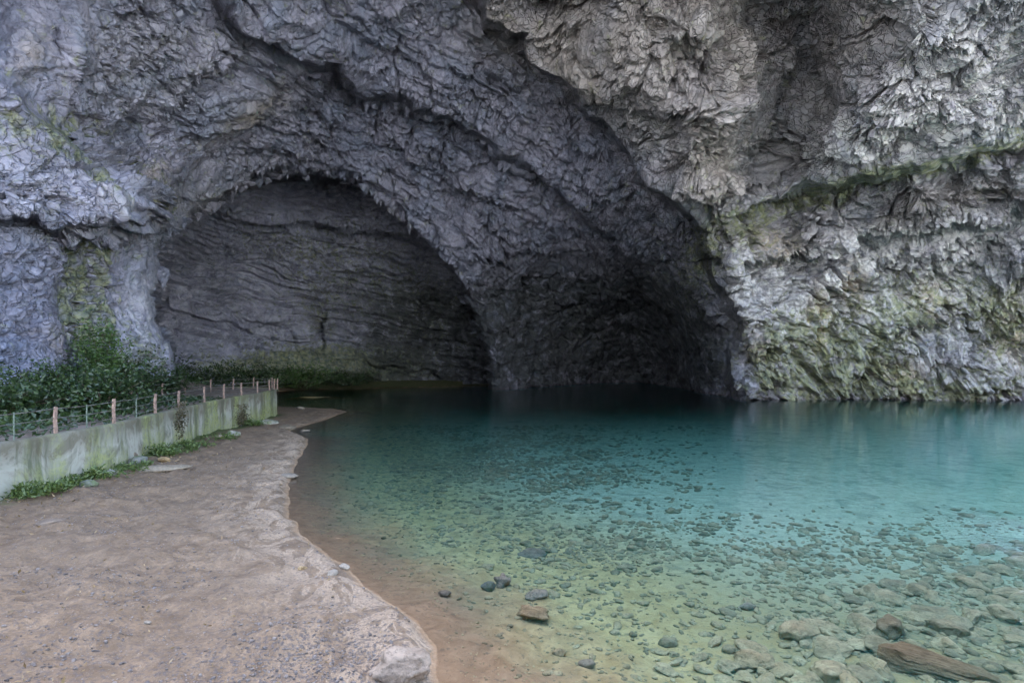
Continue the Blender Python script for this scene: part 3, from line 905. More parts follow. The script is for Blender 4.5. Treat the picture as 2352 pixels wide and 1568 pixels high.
def tube(bm, a, b, r, n=7, r2=None, cap=True):
    a = Vector(a); b = Vector(b); d = (b - a).normalized()
    x = d.orthogonal().normalized(); y = d.cross(x)
    r2 = r if r2 is None else r2
    A = [bm.verts.new(a + (x * math.cos(2 * math.pi * i / n) + y * math.sin(2 * math.pi * i / n)) * r) for i in range(n)]
    B = [bm.verts.new(b + (x * math.cos(2 * math.pi * i / n) + y * math.sin(2 * math.pi * i / n)) * r2) for i in range(n)]
    for i in range(n):
        bm.faces.new((A[i], A[(i + 1) % n], B[(i + 1) % n], B[i]))
    if cap:
        bm.faces.new(A[::-1]); bm.faces.new(B)


def polytube(bm, pts, r, n=6):
    for a, b in zip(pts[:-1], pts[1:]):
        tube(bm, a, b, r, n)


def bm_obj(name, bm, mat, parent=None, smooth=True):
    bmesh.ops.recalc_face_normals(bm, faces=bm.faces)
    me = bpy.data.meshes.new(name); bm.to_mesh(me); bm.free()
    if smooth:
        me.polygons.foreach_set('use_smooth', np.ones(len(me.polygons), dtype=bool))
    return link(name, me, mat, parent)


def post_mesh(mat):
    bm = bmesh.new()
    bmesh.ops.create_cube(bm, size=1)
    for v in bm.verts:
        v.co.x *= 0.098; v.co.y *= 0.098; v.co.z = (v.co.z + 0.5) * 1.02 - 0.08
    bmesh.ops.bevel(bm, geom=list(bm.edges), offset=0.012, segments=2, affect='EDGES')
    bmesh.ops.subdivide_edges(bm, edges=[e for e in bm.edges if abs(e.verts[0].co.z - e.verts[1].co.z) > 0.5], cuts=5)
    for v in bm.verts:
        v.co.x += 0.006 * math.sin(v.co.z * 9); v.co.y += 0.006 * math.cos(v.co.z * 7)
    bmesh.ops.recalc_face_normals(bm, faces=bm.faces)
    me = bpy.data.meshes.new('fence_post'); bm.to_mesh(me); bm.free(); me.materials.append(mat)
    return me


def build_fence(spots, label, levels, thin, rails_mat, post_me, thin_me, z0=WALL_TOP, back=0.12):
    root = empty('fence', (*spots[len(spots) // 2], z0))
    tag(root, label, 'fence', 'fences round the terrace')
    base = Vector(root.location)
    for i, (x, y) in enumerate(spots):
        p = link('post', post_me, None, root); p.location = Vector((x - back, y, z0)) - base
        p.rotation_euler = (R(random.uniform(-1.5, 1.5)), R(random.uniform(-2, 2)), R(random.uniform(-12, 12)))
        p.scale = (random.uniform(0.9, 1.1), random.uniform(0.9, 1.1), random.uniform(0.95, 1.04))
    for lv in levels:
        bm = bmesh.new()
        pts = []
        for (x0, y0), (x1, y1) in zip(spots[:-1], spots[1:]):
            for k in range(4):
                t = k / 4
                sag = -0.03 * math.sin(math.pi * t)
                pts.append(Vector((x0 + (x1 - x0) * t - back, y0 + (y1 - y0) * t, z0 + lv + sag)) - base)
        pts.append(Vector((spots[-1][0] - back, spots[-1][1], z0 + lv)) - base)
        polytube(bm, pts, 0.017)
        bm_obj('rail', bm, rails_mat, root)
    for (x, y) in thin:
        p = link('thin_upright', thin_me, None, root); p.location = Vector((x - back, y, z0)) - base
    return root


# ------------------------------------------------------------------ stones
def stone_bm(seed, sx, sy, sz, sub=3, rough=0.28, chips=5):
    r = random.Random(seed)
    bm = bmesh.new()
    bmesh.ops.create_icosphere(bm, subdivisions=sub, radius=1)
    planes = []
    for _ in range(chips):
        d = Vector((r.gauss(0, 1), r.gauss(0, 1), r.gauss(0, 0.8))).normalized()
        planes.append((d, r.uniform(0.55, 0.88)))
    off = Vector((r.uniform(-50, 50), r.uniform(-50, 50), r.uniform(-50, 50)))
    from mathutils import noise as mn
    for v in bm.verts:
        p = v.co.copy()
        for d, k in planes:
            e = p.dot(d) - k
            if e > 0: p -= d * e * 0.9
        p *= 1 + rough * mn.noise(p * 1.3 + off) + rough * 0.4 * mn.noise(p * 3.4 + off) + rough * 0.16 * mn.noise(p * 8 + off)
        v.co = Vector((p.x * sx, p.y * sy, p.z * sz))
    return bm


def slab_bm(seed, lx, ly, lz, taper=0.45):
    """a split slab: flat cleavage faces, stepped broken edges, bedding ribs along its sides"""
    from mathutils import noise as mn
    r = random.Random(seed); bm = bmesh.new()
    bmesh.ops.create_cube(bm, size=2)
    bmesh.ops.subdivide_edges(bm, edges=list(bm.edges), cuts=30, use_grid_fill=True)
    off = Vector((r.uniform(-50, 50), 3, 8))
    planes = [(Vector(d).normalized(), k) for d, k in [((1, .7, .1), 1.05), ((1, -.9, .2), 1.0), ((-1, .5, 0), .95), ((-1, -.8, .3), 1.0), ((.2, 1, .8), 1.0), ((-.1, -1, .7), 1.02), ((.6, .2, 1), 1.02), ((-.5, .3, 1), 1.0)]]
    for v in bm.verts:
        p = v.co.copy()
        for d, k in planes:
            e = p.dot(d) - k
            if e > 0: p -= d * e
        bed = math.floor((p.z + 0.25 * mn.noise(Vector((p.x * .8, p.y, 0)) + off)) * 4) / 4
        q = Vector((p.x * 2.2, p.y * 1.4, bed * 3)) + off
        p.x *= 1 + 0.10 * mn.noise(q); p.y *= (1 - taper * 0.5 * (p.x + 1) * 0.5) * (1 + 0.16 * mn.noise(q + Vector((9, 1, 4))))
        p.z += 0.16 * mn.noise(Vector((p.x * 1.5, p.y * 2, 1)) + off) + 0.07 * mn.noise(Vector((p.x * 5, p.y * 7, p.z * 3)) + off) + 0.05 * round(2.2 * mn.noise(Vector((p.x * 1.1, p.y * 3.2, 7)) + off))
        v.co = Vector((p.x * lx, p.y * ly, p.z * lz))
    return bm


def stone(name, u, v, w_px, h_ratio, flat, mat, label, cat='stone', group=None, seed=1, rz=0.0, sub=3, sink=0.35, rough=0.28, chips=5, depth_ratio=0.7, loc=None, tilt=(0, 0)):
    x, y, z = on_ground(u, v) if loc is None else loc
    w = w_px / FP * y * 0.5
    bm = stone_bm(seed, w, w * depth_ratio, w * flat, sub, rough, chips)
    o = bm_obj(name, bm, mat)
    o.location = (x, y, z + w * flat * (1 - 2 * sink))
    o.rotation_euler = (R(tilt[0]), R(tilt[1]), rz)
    tag(o, label, cat, group)
    return o


def many_stones(name, pts, sizes, mat, label, flat=(0.3, 0.6), kind='stuff', seed=0, aspect=(0.55, 0.95)):
    """uncountable small stones in one mesh: low blobs with chipped sides"""
    bm = bmesh.new(); bmesh.ops.create_icosphere(bm, subdivisions=2, radius=1)
    base = np.array([v.co[:] for v in bm.verts]); tri = np.array([[v.index for v in f.verts] for f in bm.faces]); bm.free()
    g = np.random.default_rng(seed)
    var = []
    from mathutils import noise as mn
    for k in range(14):
        off = Vector(g.uniform(-40, 40, 3)); b = base.copy()
        for _ in range(5):
            d = g.normal(size=3); d /= np.linalg.norm(d); e = b @ d - g.uniform(.5, .85); b = b - np.outer(np.maximum(e, 0) * .95, d)
        b *= np.array([1 + 0.5 * mn.noise(Vector(p) * 1.2 + off) for p in base])[:, None]
        var.append(b)
    co = []; fa = []
    nb = len(base)
    for i, ((x, y, z), s) in enumerate(zip(pts, sizes)):
        b = var[g.integers(len(var))] * np.array([1, g.uniform(*aspect), g.uniform(*flat)]) * s
        a = g.uniform(0, 2 * np.pi); c, sn = math.cos(a), math.sin(a)
        b = np.stack([b[:, 0] * c - b[:, 1] * sn, b[:, 0] * sn + b[:, 1] * c, b[:, 2] + g.uniform(-.2, .2) * b[:, 0]], 1)
        co.append(b + np.array([x, y, z + 0.12 * s])); fa.append(tri + nb * i)
    me = mesh_np(name, np.concatenate(co), np.concatenate(fa), False)
    o = link(name, me, mat)
    tag(o, label, 'stones', kind=kind)
    return o


# ------------------------------------------------------------------ plants
def leaves_mesh(name, pts, size, up=0.3, seed=0, elong=1.9, cup=0.25):
    g = np.random.default_rng(seed)
    n = len(pts)
    d = g.normal(size=(n, 3)); d[:, 2] = d[:, 2] * 0.6 + up; d /= np.linalg.norm(d, axis=1)[:, None]
    r = g.normal(size=(n, 3)); s = np.cross(d, r); s /= np.linalg.norm(s, axis=1)[:, None]
    nn = np.cross(s, d)
    L = (size * g.uniform(0.55, 1.3, n))[:, None]; W = L / elong / 2
    a = pts; b = pts + d * L * 0.45 + s * W + nn * L * 0.05; c = pts + d * L - nn * L * cup; e = pts + d * L * 0.45 - s * W + nn * L * 0.05
    co = np.stack([a, b, c, e], 1).reshape(-1, 3)
    i = np.arange(n)[:, None] * 4
    f = np.concatenate([np.hstack([i, i + 1, i + 2]), np.hstack([i, i + 2, i + 3])])
    return mesh_np(name, co, f, False)


def bush(name, x, y, z, w, d, h, n, size, mat, stem_mat, label, group, seed, lean=(0, 0), twigs=9):
    g = np.random.default_rng(seed)
    root = empty(name, (x, y, z))
    tag(root, label, 'bush', group)
    bm = bmesh.new(); P = []
    for k in range(twigs):
        a = g.uniform(0, 2 * np.pi); t = g.uniform(0.25, 1.0) ** 0.6
        tip = Vector((math.cos(a) * w * .5 * t + lean[0] * h, math.sin(a) * d * .5 * t + lean[1] * h, h * g.uniform(0.5, 1.0) * (1.15 - 0.5 * t)))
        mid = Vector((tip.x * 0.35, tip.y * 0.35, tip.z * 0.6))
        tube(bm, (tip.x * 0.06, tip.y * 0.06, -0.1), mid, 0.03, 5, 0.02); tube(bm, mid, tip, 0.02, 5, 0.006)
        # leafy sprays along each branch
        m = int(n / twigs)
        tt = g.uniform(0.2, 1.08, m)[:, None]
        c = np.where(tt < 0.5, np.array(mid)[None] * tt * 2, np.array(mid)[None] + (np.array(tip) - np.array(mid))[None] * (tt - 0.5) * 2)
        ncl = max(3, m // 28)
        cl = g.normal(size=(ncl, 3)) * np.array([w, d, h]) * 0.13
        c = c + cl[g.integers(ncl, size=m)] + g.normal(size=(m, 3)) * np.array([w, d, h]) * 0.045
        P.append(c)
    P = np.concatenate(P); P[:, 2] = np.maximum(P[:, 2], 0.03)
    bm_obj('branches', bm, stem_mat, root)
    link('foliage', leaves_mesh('foliage', P, size, 0.35, seed), mat, root)
    return root


def grass_tuft(name, x, y, z, rad, h, n, mat, label, group, seed):
    """a ragged clump: leafy stems of unequal height with some blades"""
    g = np.random.default_rng(seed)
    ns = 9
    a = g.uniform(0, 2 * np.pi, ns); r = rad * np.sqrt(g.uniform(0, 1, ns))
    cx, cy, ch, cr = np.cos(a) * r, np.sin(a) * r * 0.8, h * g.uniform(0.3, 1.05, ns), rad * g.uniform(0.16, 0.4, ns)
    k = g.integers(ns, size=n)
    t = g.uniform(0, 1, n)
    P = np.stack([cx[k] + g.normal(size=n) * cr[k] * 0.6, cy[k] + g.normal(size=n) * cr[k] * 0.6, ch[k] * t * 0.8], 1)
    o = empty(name, (x, y, z))
    link('foliage', leaves_mesh('foliage', P, 0.15, 0.55, seed, 2.6, 0.3), mat, o)
    bm = bmesh.new()
    for i in range(ns):
        tube(bm, (0, 0, -0.05), (cx[i], cy[i], ch[i] * 0.8), 0.008, 5, 0.004)
    bm_obj('stems', bm, mat, o)
    tag(o, label, 'weeds', group)
    return o


# ================================================================== BUILD
cave = build_shell()
build_back()
build_sun_block()
build_ground()
build_water()
build_wall()
build_terrace()

# stalactites along the lip of the low arch
def build_stalactites():
    g = random.Random(4)
    rows = [([(372, 660), (368, 600), (390, 550), (450, 498)], 16), ([(470, 492), (530, 446), (600, 418), (720, 402), (830, 434), (900, 486), (950, 535)], 48), ([(560, 400), (640, 372), (720, 356), (840, 388), (960, 445), (1090, 505)], 34)]
    meshes = []
    for k in range(6):
        bm = stone_bm(100 + k, 1, 1, 1, 3, 0.22, 2)
        for v in bm.verts:
            t = min(1.0, max(0.0, (1 - v.co.z) / 2))
            r = max(0.05, (1 - t) ** 1.25 * 1.25 + 0.07)
            v.co.x *= r; v.co.y *= r
            v.co.z = 0.35 - t * 2.3
        me = bpy.data.meshes.new('stalactite'); bm.to_mesh(me); bm.free(); me.materials.append(ROCK)
        me.polygons.foreach_set('use_smooth', np.ones(len(me.polygons), dtype=bool))
        meshes.append(me)
    dg = bpy.context.evaluated_depsgraph_get()
    O = Vector((0, 0, CAMZ))
    for line, n in rows:
        L = spline([(a, b) for a, b in line], 12)
        for i in range(n):
            k = (i + g.random()) / n * (len(L) - 1)
            p = L[int(k)] + (L[min(int(k) + 1, len(L) - 1)] - L[int(k)]) * (k % 1)
            u, v = p[0] + g.uniform(-6, 6), p[1] + g.uniform(-14, 4)
            hit = None
            for dv in (0, -8, -16, -26, -38):
                d = Vector(((u - UC) / FP, 1, -(v + dv - VH) / FP)).normalized()
                ok, loc, nrm, idx = cave.ray_cast(O, d)
                if ok and loc.y < 82:
                    hit = loc; break
            if hit is None: continue
            s = 0.18 + 0.75 * g.random() ** 1.8; ln = (0.25 + 0.75 * g.random() ** 2) * (1.7 if g.random() < 0.1 else 1)
            o = link('stalactite', meshes[g.randrange(6)], None, cave)
            o.location = hit + Vector((0, 0.2, 0.1)); o.scale = (s, s, ln * 0.62)
            o.rotation_euler = (R(g.uniform(-6, 6)), R(g.uniform(-6, 6)), g.uniform(0, 6.28))


build_stalactites()

# fences
RUST = plain('pinkish_painted_concrete', (0.27, 0.185, 0.145), 0.8, 0.35, 9, 0.02)
WIRE = plain('grey_green_pipe', (0.12, 0.112, 0.095), 0.6, 0.4, 12)
THIN = plain('green_painted_bar', (0.13, 0.16, 0.125), 0.6, 0.3, 12)
pm = post_mesh(RUST)
bm = bmesh.new(); tube(bm, (0, 0, -0.05), (0, 0, 0.86), 0.022, 7)
tmo = bpy.data.meshes.new('thin_upright'); bm.to_mesh(tmo); bm.free(); tmo.materials.append(THIN)
front = [(-14.9, 9.4), (-15.15, 12.7), (-15.3, 16.0)] + FRONT
thin = [((front[i][0] + front[i + 1][0]) / 2, (front[i][1] + front[i + 1][1]) / 2) for i in (1, 2, 3, 4)]
build_fence(front, 'pink posted pipe fence along the top of the whitewashed wall', (0.84, 0.52, 0.2), thin, WIRE, pm, tmo)
backf = [(-24.4, 30.0), (-24.5, 33.4), (-24.6, 36.8), (-24.8, 40.3), (-25.3, 44.0), (-25.0, 47.2), (-24.7, 50.4), (-24.1, 53.0), (-22.6, 53.6), (-21.2, 51.4)]
build_fence(backf, 'pink posted pipe fence on the far side of the terrace before the bushes', (0.84, 0.5, 0.16), [], WIRE, pm, tmo, 2.32, 0.0)

# stones with a look of their own
GREY = stone_material('grey_stone', (0.17, 0.135, 0.095), (0.36, 0.29, 0.21), 3)
PALE = stone_material('pale_stone', (0.25, 0.205, 0.155), (0.42, 0.35, 0.275), 2.5, warmf=0.15)
BROWN = stone_material('brown_stone', (0.22, 0.145, 0.07), (0.52, 0.37, 0.20), 3.2, warm=(0.46, 0.32, 0.16), warmf=0.3)
BED = stone_material('bed_stone', (0.25, 0.195, 0.105), (0.54, 0.44, 0.26), 3.5, warm=(0.40, 0.28, 0.14), warmf=0.5)
MOSSY = stone_material('mossy_stone', (0.17, 0.17, 0.145), (0.38, 0.37, 0.33), 3, moss=0.8)

CLAY = stone_material('clay_coated_stone', (0.15, 0.11, 0.08), (0.33, 0.25, 0.185), 2.2, warmf=0.1)
stone('boulder', 925, 1545, 125, .5, 0.62, CLAY, 'large pale rounded boulder half buried at the shore, bottom edge of the photo', 'boulder', None, 3, 0.3, 5, 0.33, 0.36, 6, 0.9)
stone('flat_stone', 661, 1096, 44, .5, 0.30, PALE, 'smooth pale flat stone at the point where beach meets shallow water', 'stone', None, 5, 0, 4, 0.3, 0.1, 1)
stone('stone', 694, 1308, 20, .5, 0.5, BROWN, 'small dark brown chip of stone lying on dry sand near the shoreline', 'stone', None, 6, 0, 3, 0.25, 0.4)
stone('stone', 765, 1318, 28, .5, 0.55, PALE, 'pale angular stone in the middle of the shoreline trio', 'stone', None, 7, 0.6, 3, 0.3, 0.4)
stone('stone', 790, 1306, 26, .5, 0.7, PALE, 'upright pale stone right at the edge of the brown shallows', 'stone', None, 8, 0.2, 3, 0.25, 0.35)
stone('stone', 297, 1058, 36, .5, 0.8, GREY, 'dark grey block leaning on the foot of the wall behind a weed clump', 'stone', None, 9, 0.2, 3, 0.3)
stone('stone', 318, 1066, 42, .5, 0.65, MOSSY, 'light grey mossy block beside the dark block at the wall foot', 'stone', None, 10, 0.5, 3, 0.3)
stone('rock_slab', 358, 1080, 128, .4, 0.13, GREY, 'long flat slab lying on the sand in front of the wall', 'slab', None, 11, 0.45, 4, 0.35, 0.15, 4, 0.42)
stone('stone', 378, 1060, 32, .4, 0.45, BROWN, 'small orange stone between the slab and the green weeds', 'stone', None, 12, 0.2, 3, 0.3)
stone('stone', 534, 1001, 34, .4, 0.55, MOSSY, 'pale mossy stone at the sand edge below the wall near its far end', 'stone', None, 13, 0, 3, 0.3)
stone('stone', 508, 1006, 26, .4, 0.5, GREY, 'grey stone just in front of the pale mossy stone', 'stone', None, 14, 0.4, 3, 0.3)
stone('rock_slab', 612, 972, 60, .4, 0.22, MOSSY, 'mossy slab tilted against the far end of the wall', 'slab', None, 15, 0.5, 4, 0.3, 0.2, 4, 0.5)
stone('stone', 205, 1116, 40, .4, 0.6, MOSSY, 'mossy stone in the grass at the wall foot near the left edge', 'stone', None, 16, 0, 3, 0.35)
stone('stone', 250, 1090, 34, .4, 0.6, MOSSY, 'mossy rounded stone between the two weed clumps below the wall', 'stone', None, 17, 0.8, 3, 0.35)
stone('stone', 118, 1200, 62, .4, 0.25, CLAY, 'flat brown stone half sunk in the sand at the left', 'stone', None, 18, 0.5, 3, 0.5, 0.2)
stone('stone', 690, 939, 22, .4, 0.4, PALE, 'white stone on the far sand spit', 'stone', None, 19, 0, 3, 0.3)
stone('stone', 660, 984, 40, .4, 0.35, GREY, 'dark flat stone in the notch between the beach and the spit', 'stone', None, 20, 0.3, 3, 0.4)
stone('stone', 700, 992, 30, .4, 0.3, GREY, 'dark grey stone at the water edge of the spit notch', 'stone', None, 21, -0.3, 3, 0.35)
stone('stone', 338, 1432, 16, .4, 0.6, PALE, 'little white pebble lying alone on the foreground sand', 'pebble', None, 22, 0, 3, 0.3)
# in the water
x_, y_, z_ = on_ground(2150, 1545)
o = bm_obj('rock_slab', slab_bm(31, 0.80, 0.31, 0.17, 0.3), BROWN, None, False)
o.location = (x_, y_, z_ + 0.10); o.rotation_euler = (R(10), R(7), R(-27))
tag(o, 'large orange brown slab in the shallows, bottom right corner', 'slab')
stone('rock', 1835, 1462, 92, .5, 0.5, BED, 'tan angular rock casting a dark shadow on the rubble bed', 'rock', None, 32, 0.3, 4, 0.25, 0.3)
stone('rock', 2050, 1458, 84, .5, 0.6, BED, 'tan blocky rock just above the orange brown slab', 'rock', None, 33, 0.8, 4, 0.2, 0.3, 7)
stone('rock', 1735, 1530, 86, .5, 0.5, BED, 'pale sharp edged rock in the rubble left of the brown slab', 'rock', None, 34, -0.3, 4, 0.25, 0.35)
stone('rock', 1905, 1556, 96, .5, 0.5, BED, 'broad tan rock cut by the bottom edge left of the brown slab', 'rock', None, 35, 0.2, 4, 0.3, 0.3)
stone('stone', 1152, 1345, 40, .5, 0.75, GREY, 'dark jagged stone of a pair under the shallow water', 'stone', None, 36, 0.4, 4, 0.2, 0.5)
stone('stone', 1122, 1356, 38, .5, 0.7, MOSSY, 'smooth grey green stone leaning on the dark jagged one', 'stone', None, 37, 0, 4, 0.25, 0.15)
stone('stone', 1222, 1275, 62, .5, 0.35, GREY, 'dark flat stone alone on pale sand in shallow water', 'stone', None, 38, 0, 4, 0.35, 0.2)
stone('stone', 1236, 1372, 58, .5, 0.45, GREY, 'grey flat stone with cracked top above the brown one', 'stone', None, 39, 0.5, 4, 0.35, 0.3)
stone('stone', 1225, 1416, 76, .5, 0.45, BROWN, 'wide brown layered stone on the orange sand under water', 'stone', None, 40, -0.2, 4, 0.3, 0.4, 7)
stone('stone', 1020, 1368, 36, .5, 0.5, GREY, 'grey stone near the brown shallows left of the pair', 'stone', None, 41, 0, 3, 0.3)
stone('stone', 1716, 1398, 44, .5, 0.5, GREY, 'smooth blue grey stone above the sharp rubble', 'stone', None, 42, 0, 3, 0.3, 0.15)
stone('stone', 1350, 1530, 44, .5, 0.5, GREY, 'rounded grey stone on orange sand at the bottom', 'stone', None, 43, 0, 3, 0.3, 0.15)
stone('stone', 1285, 1502, 34, .5, 0.6, BROWN, 'rusty brown stone on orange sand near the bottom', 'stone', None, 44, 0, 3, 0.3)
stone('stone', 1535, 1480, 44, .5, 0.6, BED, 'round drab stone on sand at the edge of the rubble', 'stone', None, 45, 0, 3, 0.3)
stone('stone', 1677, 1496, 40, .5, 0.6, BED, 'cream round stone left of the sharp edged rock', 'stone', None, 46, 0, 3, 0.3)

# rubble on the bed that can still be told stone by stone
protos = []
for k in range(9):
    b = stone_bm(200 + k, 1, random.uniform(.55, .9), random.uniform(.30, .5), 3, 0.30, 11)
    me = bpy.data.meshes.new('bed_stone'); b.to_mesh(me); b.free(); me.materials.append(BED)
    protos.append(me)
g = random.Random(8)
cnt = 0
while cnt < 210:
    u = g.uniform(1420, 2380); v = g.uniform(1240, 1590)
    wgt = max(0, min(1, (u + 2.2 * v - 4700) / 550))
    if g.random() > wgt: continue
    x, y, z = on_ground(u, v)
    s = g.choice((16, 20, 26, 32, 38, 46, 58, 72)) / FP * y * 0.60 * (0.55 + 0.6 * wgt)
    o = link('bed_stone', protos[g.randrange(9)]); o.location = (x, y, z + 0.1 * s); o.scale = (s, s, s)
    o.rotation_euler = (R(g.uniform(-12, 12)), R(g.uniform(-12, 12)), g.uniform(0, 6.28))
    tag(o, 'drab stone in the crowded rubble under the blue green shallows at lower right', 'stone', 'rubble stones on the lake bed')
    cnt += 1
cnt = 0
while cnt < 70:
    u = g.uniform(900, 1560); v = g.uniform(1180, 1560)
    if u < 1012 + (1568 - v) * -0.9 + 60 or u + 1.2 * v > 3400: continue
    x, y, z = on_ground(u, v)
    if z > -0.22: continue
    s = g.choice((7, 9, 12, 15, 19)) / FP * y * 0.6
    o = link('bed_stone', protos[g.randrange(9)]); o.location = (x, y, z + 0.1 * s); o.scale = (s, s, s)
    o.rotation_euler = (0, 0, g.uniform(0, 6.28))
    tag(o, 'small grey stone scattered on the bare yellow sand of the shallows', 'stone', 'stones scattered on the underwater sand')
    cnt += 1


def scatter_bed():
    g = np.random.default_rng(3)
    n = 170000
    x = g.uniform(-14, 34, n); y = 7.5 + 38 * g.uniform(0, 1, n) ** 1.25
    z, d = height(x, y)
    clump = fbm(x * 0.35, y * 0.35, 3) * 0.5 + 0.5
    near = np.exp(-np.maximum(0, -d - 1) / 30)
    keep = (d < -0.25) & (z < -0.02) & (np.abs(x) < y * 0.98 + 1) & (g.uniform(0, 1, n) < np.clip(0.28 + 0.72 * sstep(0.5, 7, -d) * sstep(0.25, 0.75, clump), 0, 1) * 0.75)
    keep &= (g.uniform(0, 1, n) > sstep(-0.12, 0.42, x / y + 0.16 * fbm(x * 0.25, y * 0.25, 3)) * sstep(12, 21, y)) & (g.uniform(0, 1, n) > 0.8 * sstep(24, 42, y))
    x, y, z, d = x[keep][:38000], y[keep][:38000], z[keep][:38000], d[keep][:38000]
    s = g.lognormal(-3.15, 0.55, len(x)) * (0.55 + 0.55 * sstep(1, 8, -d)) * (1 + 0.018 * y)
    s = np.clip(np.minimum(s, np.maximum(-z * 0.55, 0.012)), 0.012, 0.32)
    many_stones('pebbles', np.stack([x, y, z], 1), s, BED, 'pebbles and cobbles strewn over the lake bed under clear water', (0.25, 0.55), seed=4)


scatter_bed()


def scatter_beach():
    g = np.random.default_rng(13)
    n = 60000
    x = g.uniform(-15, 0, n); y = 6.4 + 20 * g.uniform(0, 1, n) ** 1.6
    z, d = height(x, y)
    wallx = np.interp(y, [p[1] for p in WALL_LINE], [p[0] for p in WALL_LINE])
    patch = np.exp(-(((x + 2.7) / 1.6) ** 2 + ((y - 8.4) / 1.5) ** 2)) + 0.5 * sstep(0.0, 0.6, fbm(x * 0.5, y * 0.5, 3))
    keep = (d > 0.1) & (x > wallx + 0.4) & (np.abs(x) < y + 1) & (g.uniform(0, 1, n) < 0.10 + 0.9 * patch * sstep(0.4, 2.0, d))
    x, y, z = x[keep][:15000], y[keep][:15000], z[keep][:15000]
    s = np.clip(g.lognormal(-4.15, 0.42, len(x)), 0.007, 0.045)
    GR = stone_material('gravel', (0.10, 0.08, 0.07), (0.36, 0.31, 0.28), 30, warm=(0.45, 0.37, 0.31), warmf=0.5)
    many_stones('gravel', np.stack([x, y, z], 1), s, GR, 'dark and pale grit scattered over the beach sand', (0.3, 0.7), seed=5)
    # dry leaf and twig litter
    n = 6000
    x = g.uniform(-15, -2, n); y = 6.6 + 22 * g.uniform(0, 1, n) ** 1.3
    z, d = height(x, y)
    wallx = np.interp(y, [p[1] for p in WALL_LINE], [p[0] for p in WALL_LINE])
    nearw = np.exp(-np.maximum(0, x - wallx - 0.8) / 1.6)
    corner = np.exp(-(((x + 6.3) / 0.7) ** 2 + ((y - 7.4) / 0.5) ** 2))
    keep = (d > 0.3) & (x > wallx + 0.35) & (g.uniform(0, 1, n) < 0.12 + 0.8 * nearw + corner)
    P = np.stack([x, y, z + 0.012], 1)[keep]
    LIT = leaf_material('dry_leaf', (0.16, 0.09, 0.04), (0.42, 0.29, 0.15))
    o = link('litter', leaves_mesh('litter', P, 0.10, 0.02, 3, 2.6, 0.1), LIT)
    tag(o, 'dry brown leaves and twigs littering the sand along the wall', 'leaf litter', kind='stuff')


scatter_beach()

# bushes against the left rock wall
LEAF1 = leaf_material('bush_leaf', (0.012, 0.03, 0.01), (0.04, 0.075, 0.022))
LEAF2 = leaf_material('bright_leaf', (0.035, 0.075, 0.018), (0.085, 0.15, 0.04))
TWIG = plain('twig', (0.10, 0.075, 0.05), 0.85, 0.3, 15)
GB = 'bushes behind the fence'
BUSHES = [
    # u, base row -> at depth, width, height, leaves
    ('tall climbing bush rising in a peak against the pale rock pillar', 232, 35.5, 2.8, 5.6, 3600, LEAF2),
    ('broad dark bush spreading at the foot of the pale rock pillar', 290, 37.0, 6.0, 3.4, 3400, LEAF1),
    ('rounded green bush in front of the peaked climbing bush', 175, 29.0, 5.0, 2.9, 3200, LEAF1),
    ('dark bush under the shadowed rock wall near the left edge', 92, 27.0, 4.6, 2.6, 2800, LEAF1),
    ('bush cut by the left edge of the photo behind the fence', 10, 24.0, 5.0, 2.0, 2600, LEAF1),
    ('low spreading bush just behind the second pink post from the left', 235, 26.5, 4.2, 2.3, 2200, LEAF1),
    ('low shrub to the right of the pillar, left of the far fence corner', 372, 43.0, 4.2, 2.4, 1800, LEAF1),
    ('scrubby bush behind the far fence posts below the bedded wall', 445, 72.0, 9.0, 4.6, 2400, LEAF1),
    ('scrubby bush on the bank right of the far fence end', 560, 78.0, 10.0, 4.6, 2400, LEAF1),
    ('mossy green scrub at the water edge under the inner wall', 690, 92.0, 11.0, 4.0, 2400, LEAF2),
    ('last dim scrub on the inner bank where the mossy wall base darkens', 800, 99.0, 10.0, 3.2, 1800, LEAF1),
]
for k, (lab, u, Y, w, h, nl, lm) in enumerate(BUSHES):
    x = (u - UC) / FP * Y
    z = 2.25 if Y < 54 else max(hz(x, Y), 0.6)
    bush('bush', x, Y, z, w, w * 0.7, h, nl, 0.22 if Y < 50 else 0.34, lm, TWIG, lab, GB, 300 + k, twigs=16 if h < 5 else 22)

gg = np.random.default_rng(21)
n_ = 9000
yy = gg.uniform(10, 39, n_); wl = spline(WALL_LINE, 10)
xx = np.interp(yy, wl[:, 1], wl[:, 0]) - 0.55 - 7.5 * gg.uniform(0, 1, n_) ** 0.8
hh = np.clip(0.35 + 0.45 * fbm(xx * 0.45, yy * 0.45, 3), 0.06, 1.0) * sstep(0.2, 1.6, np.interp(yy, wl[:, 1], wl[:, 0]) - xx) * sstep(39, 33, yy)
o = link('undergrowth', leaves_mesh('undergrowth', np.stack([xx, yy, 2.27 + hh * gg.uniform(0, 1, n_)], 1), 0.24, 0.5, 22), LEAF1)
tag(o, 'dark green undergrowth covering the terrace behind the fence', 'undergrowth', kind='stuff')

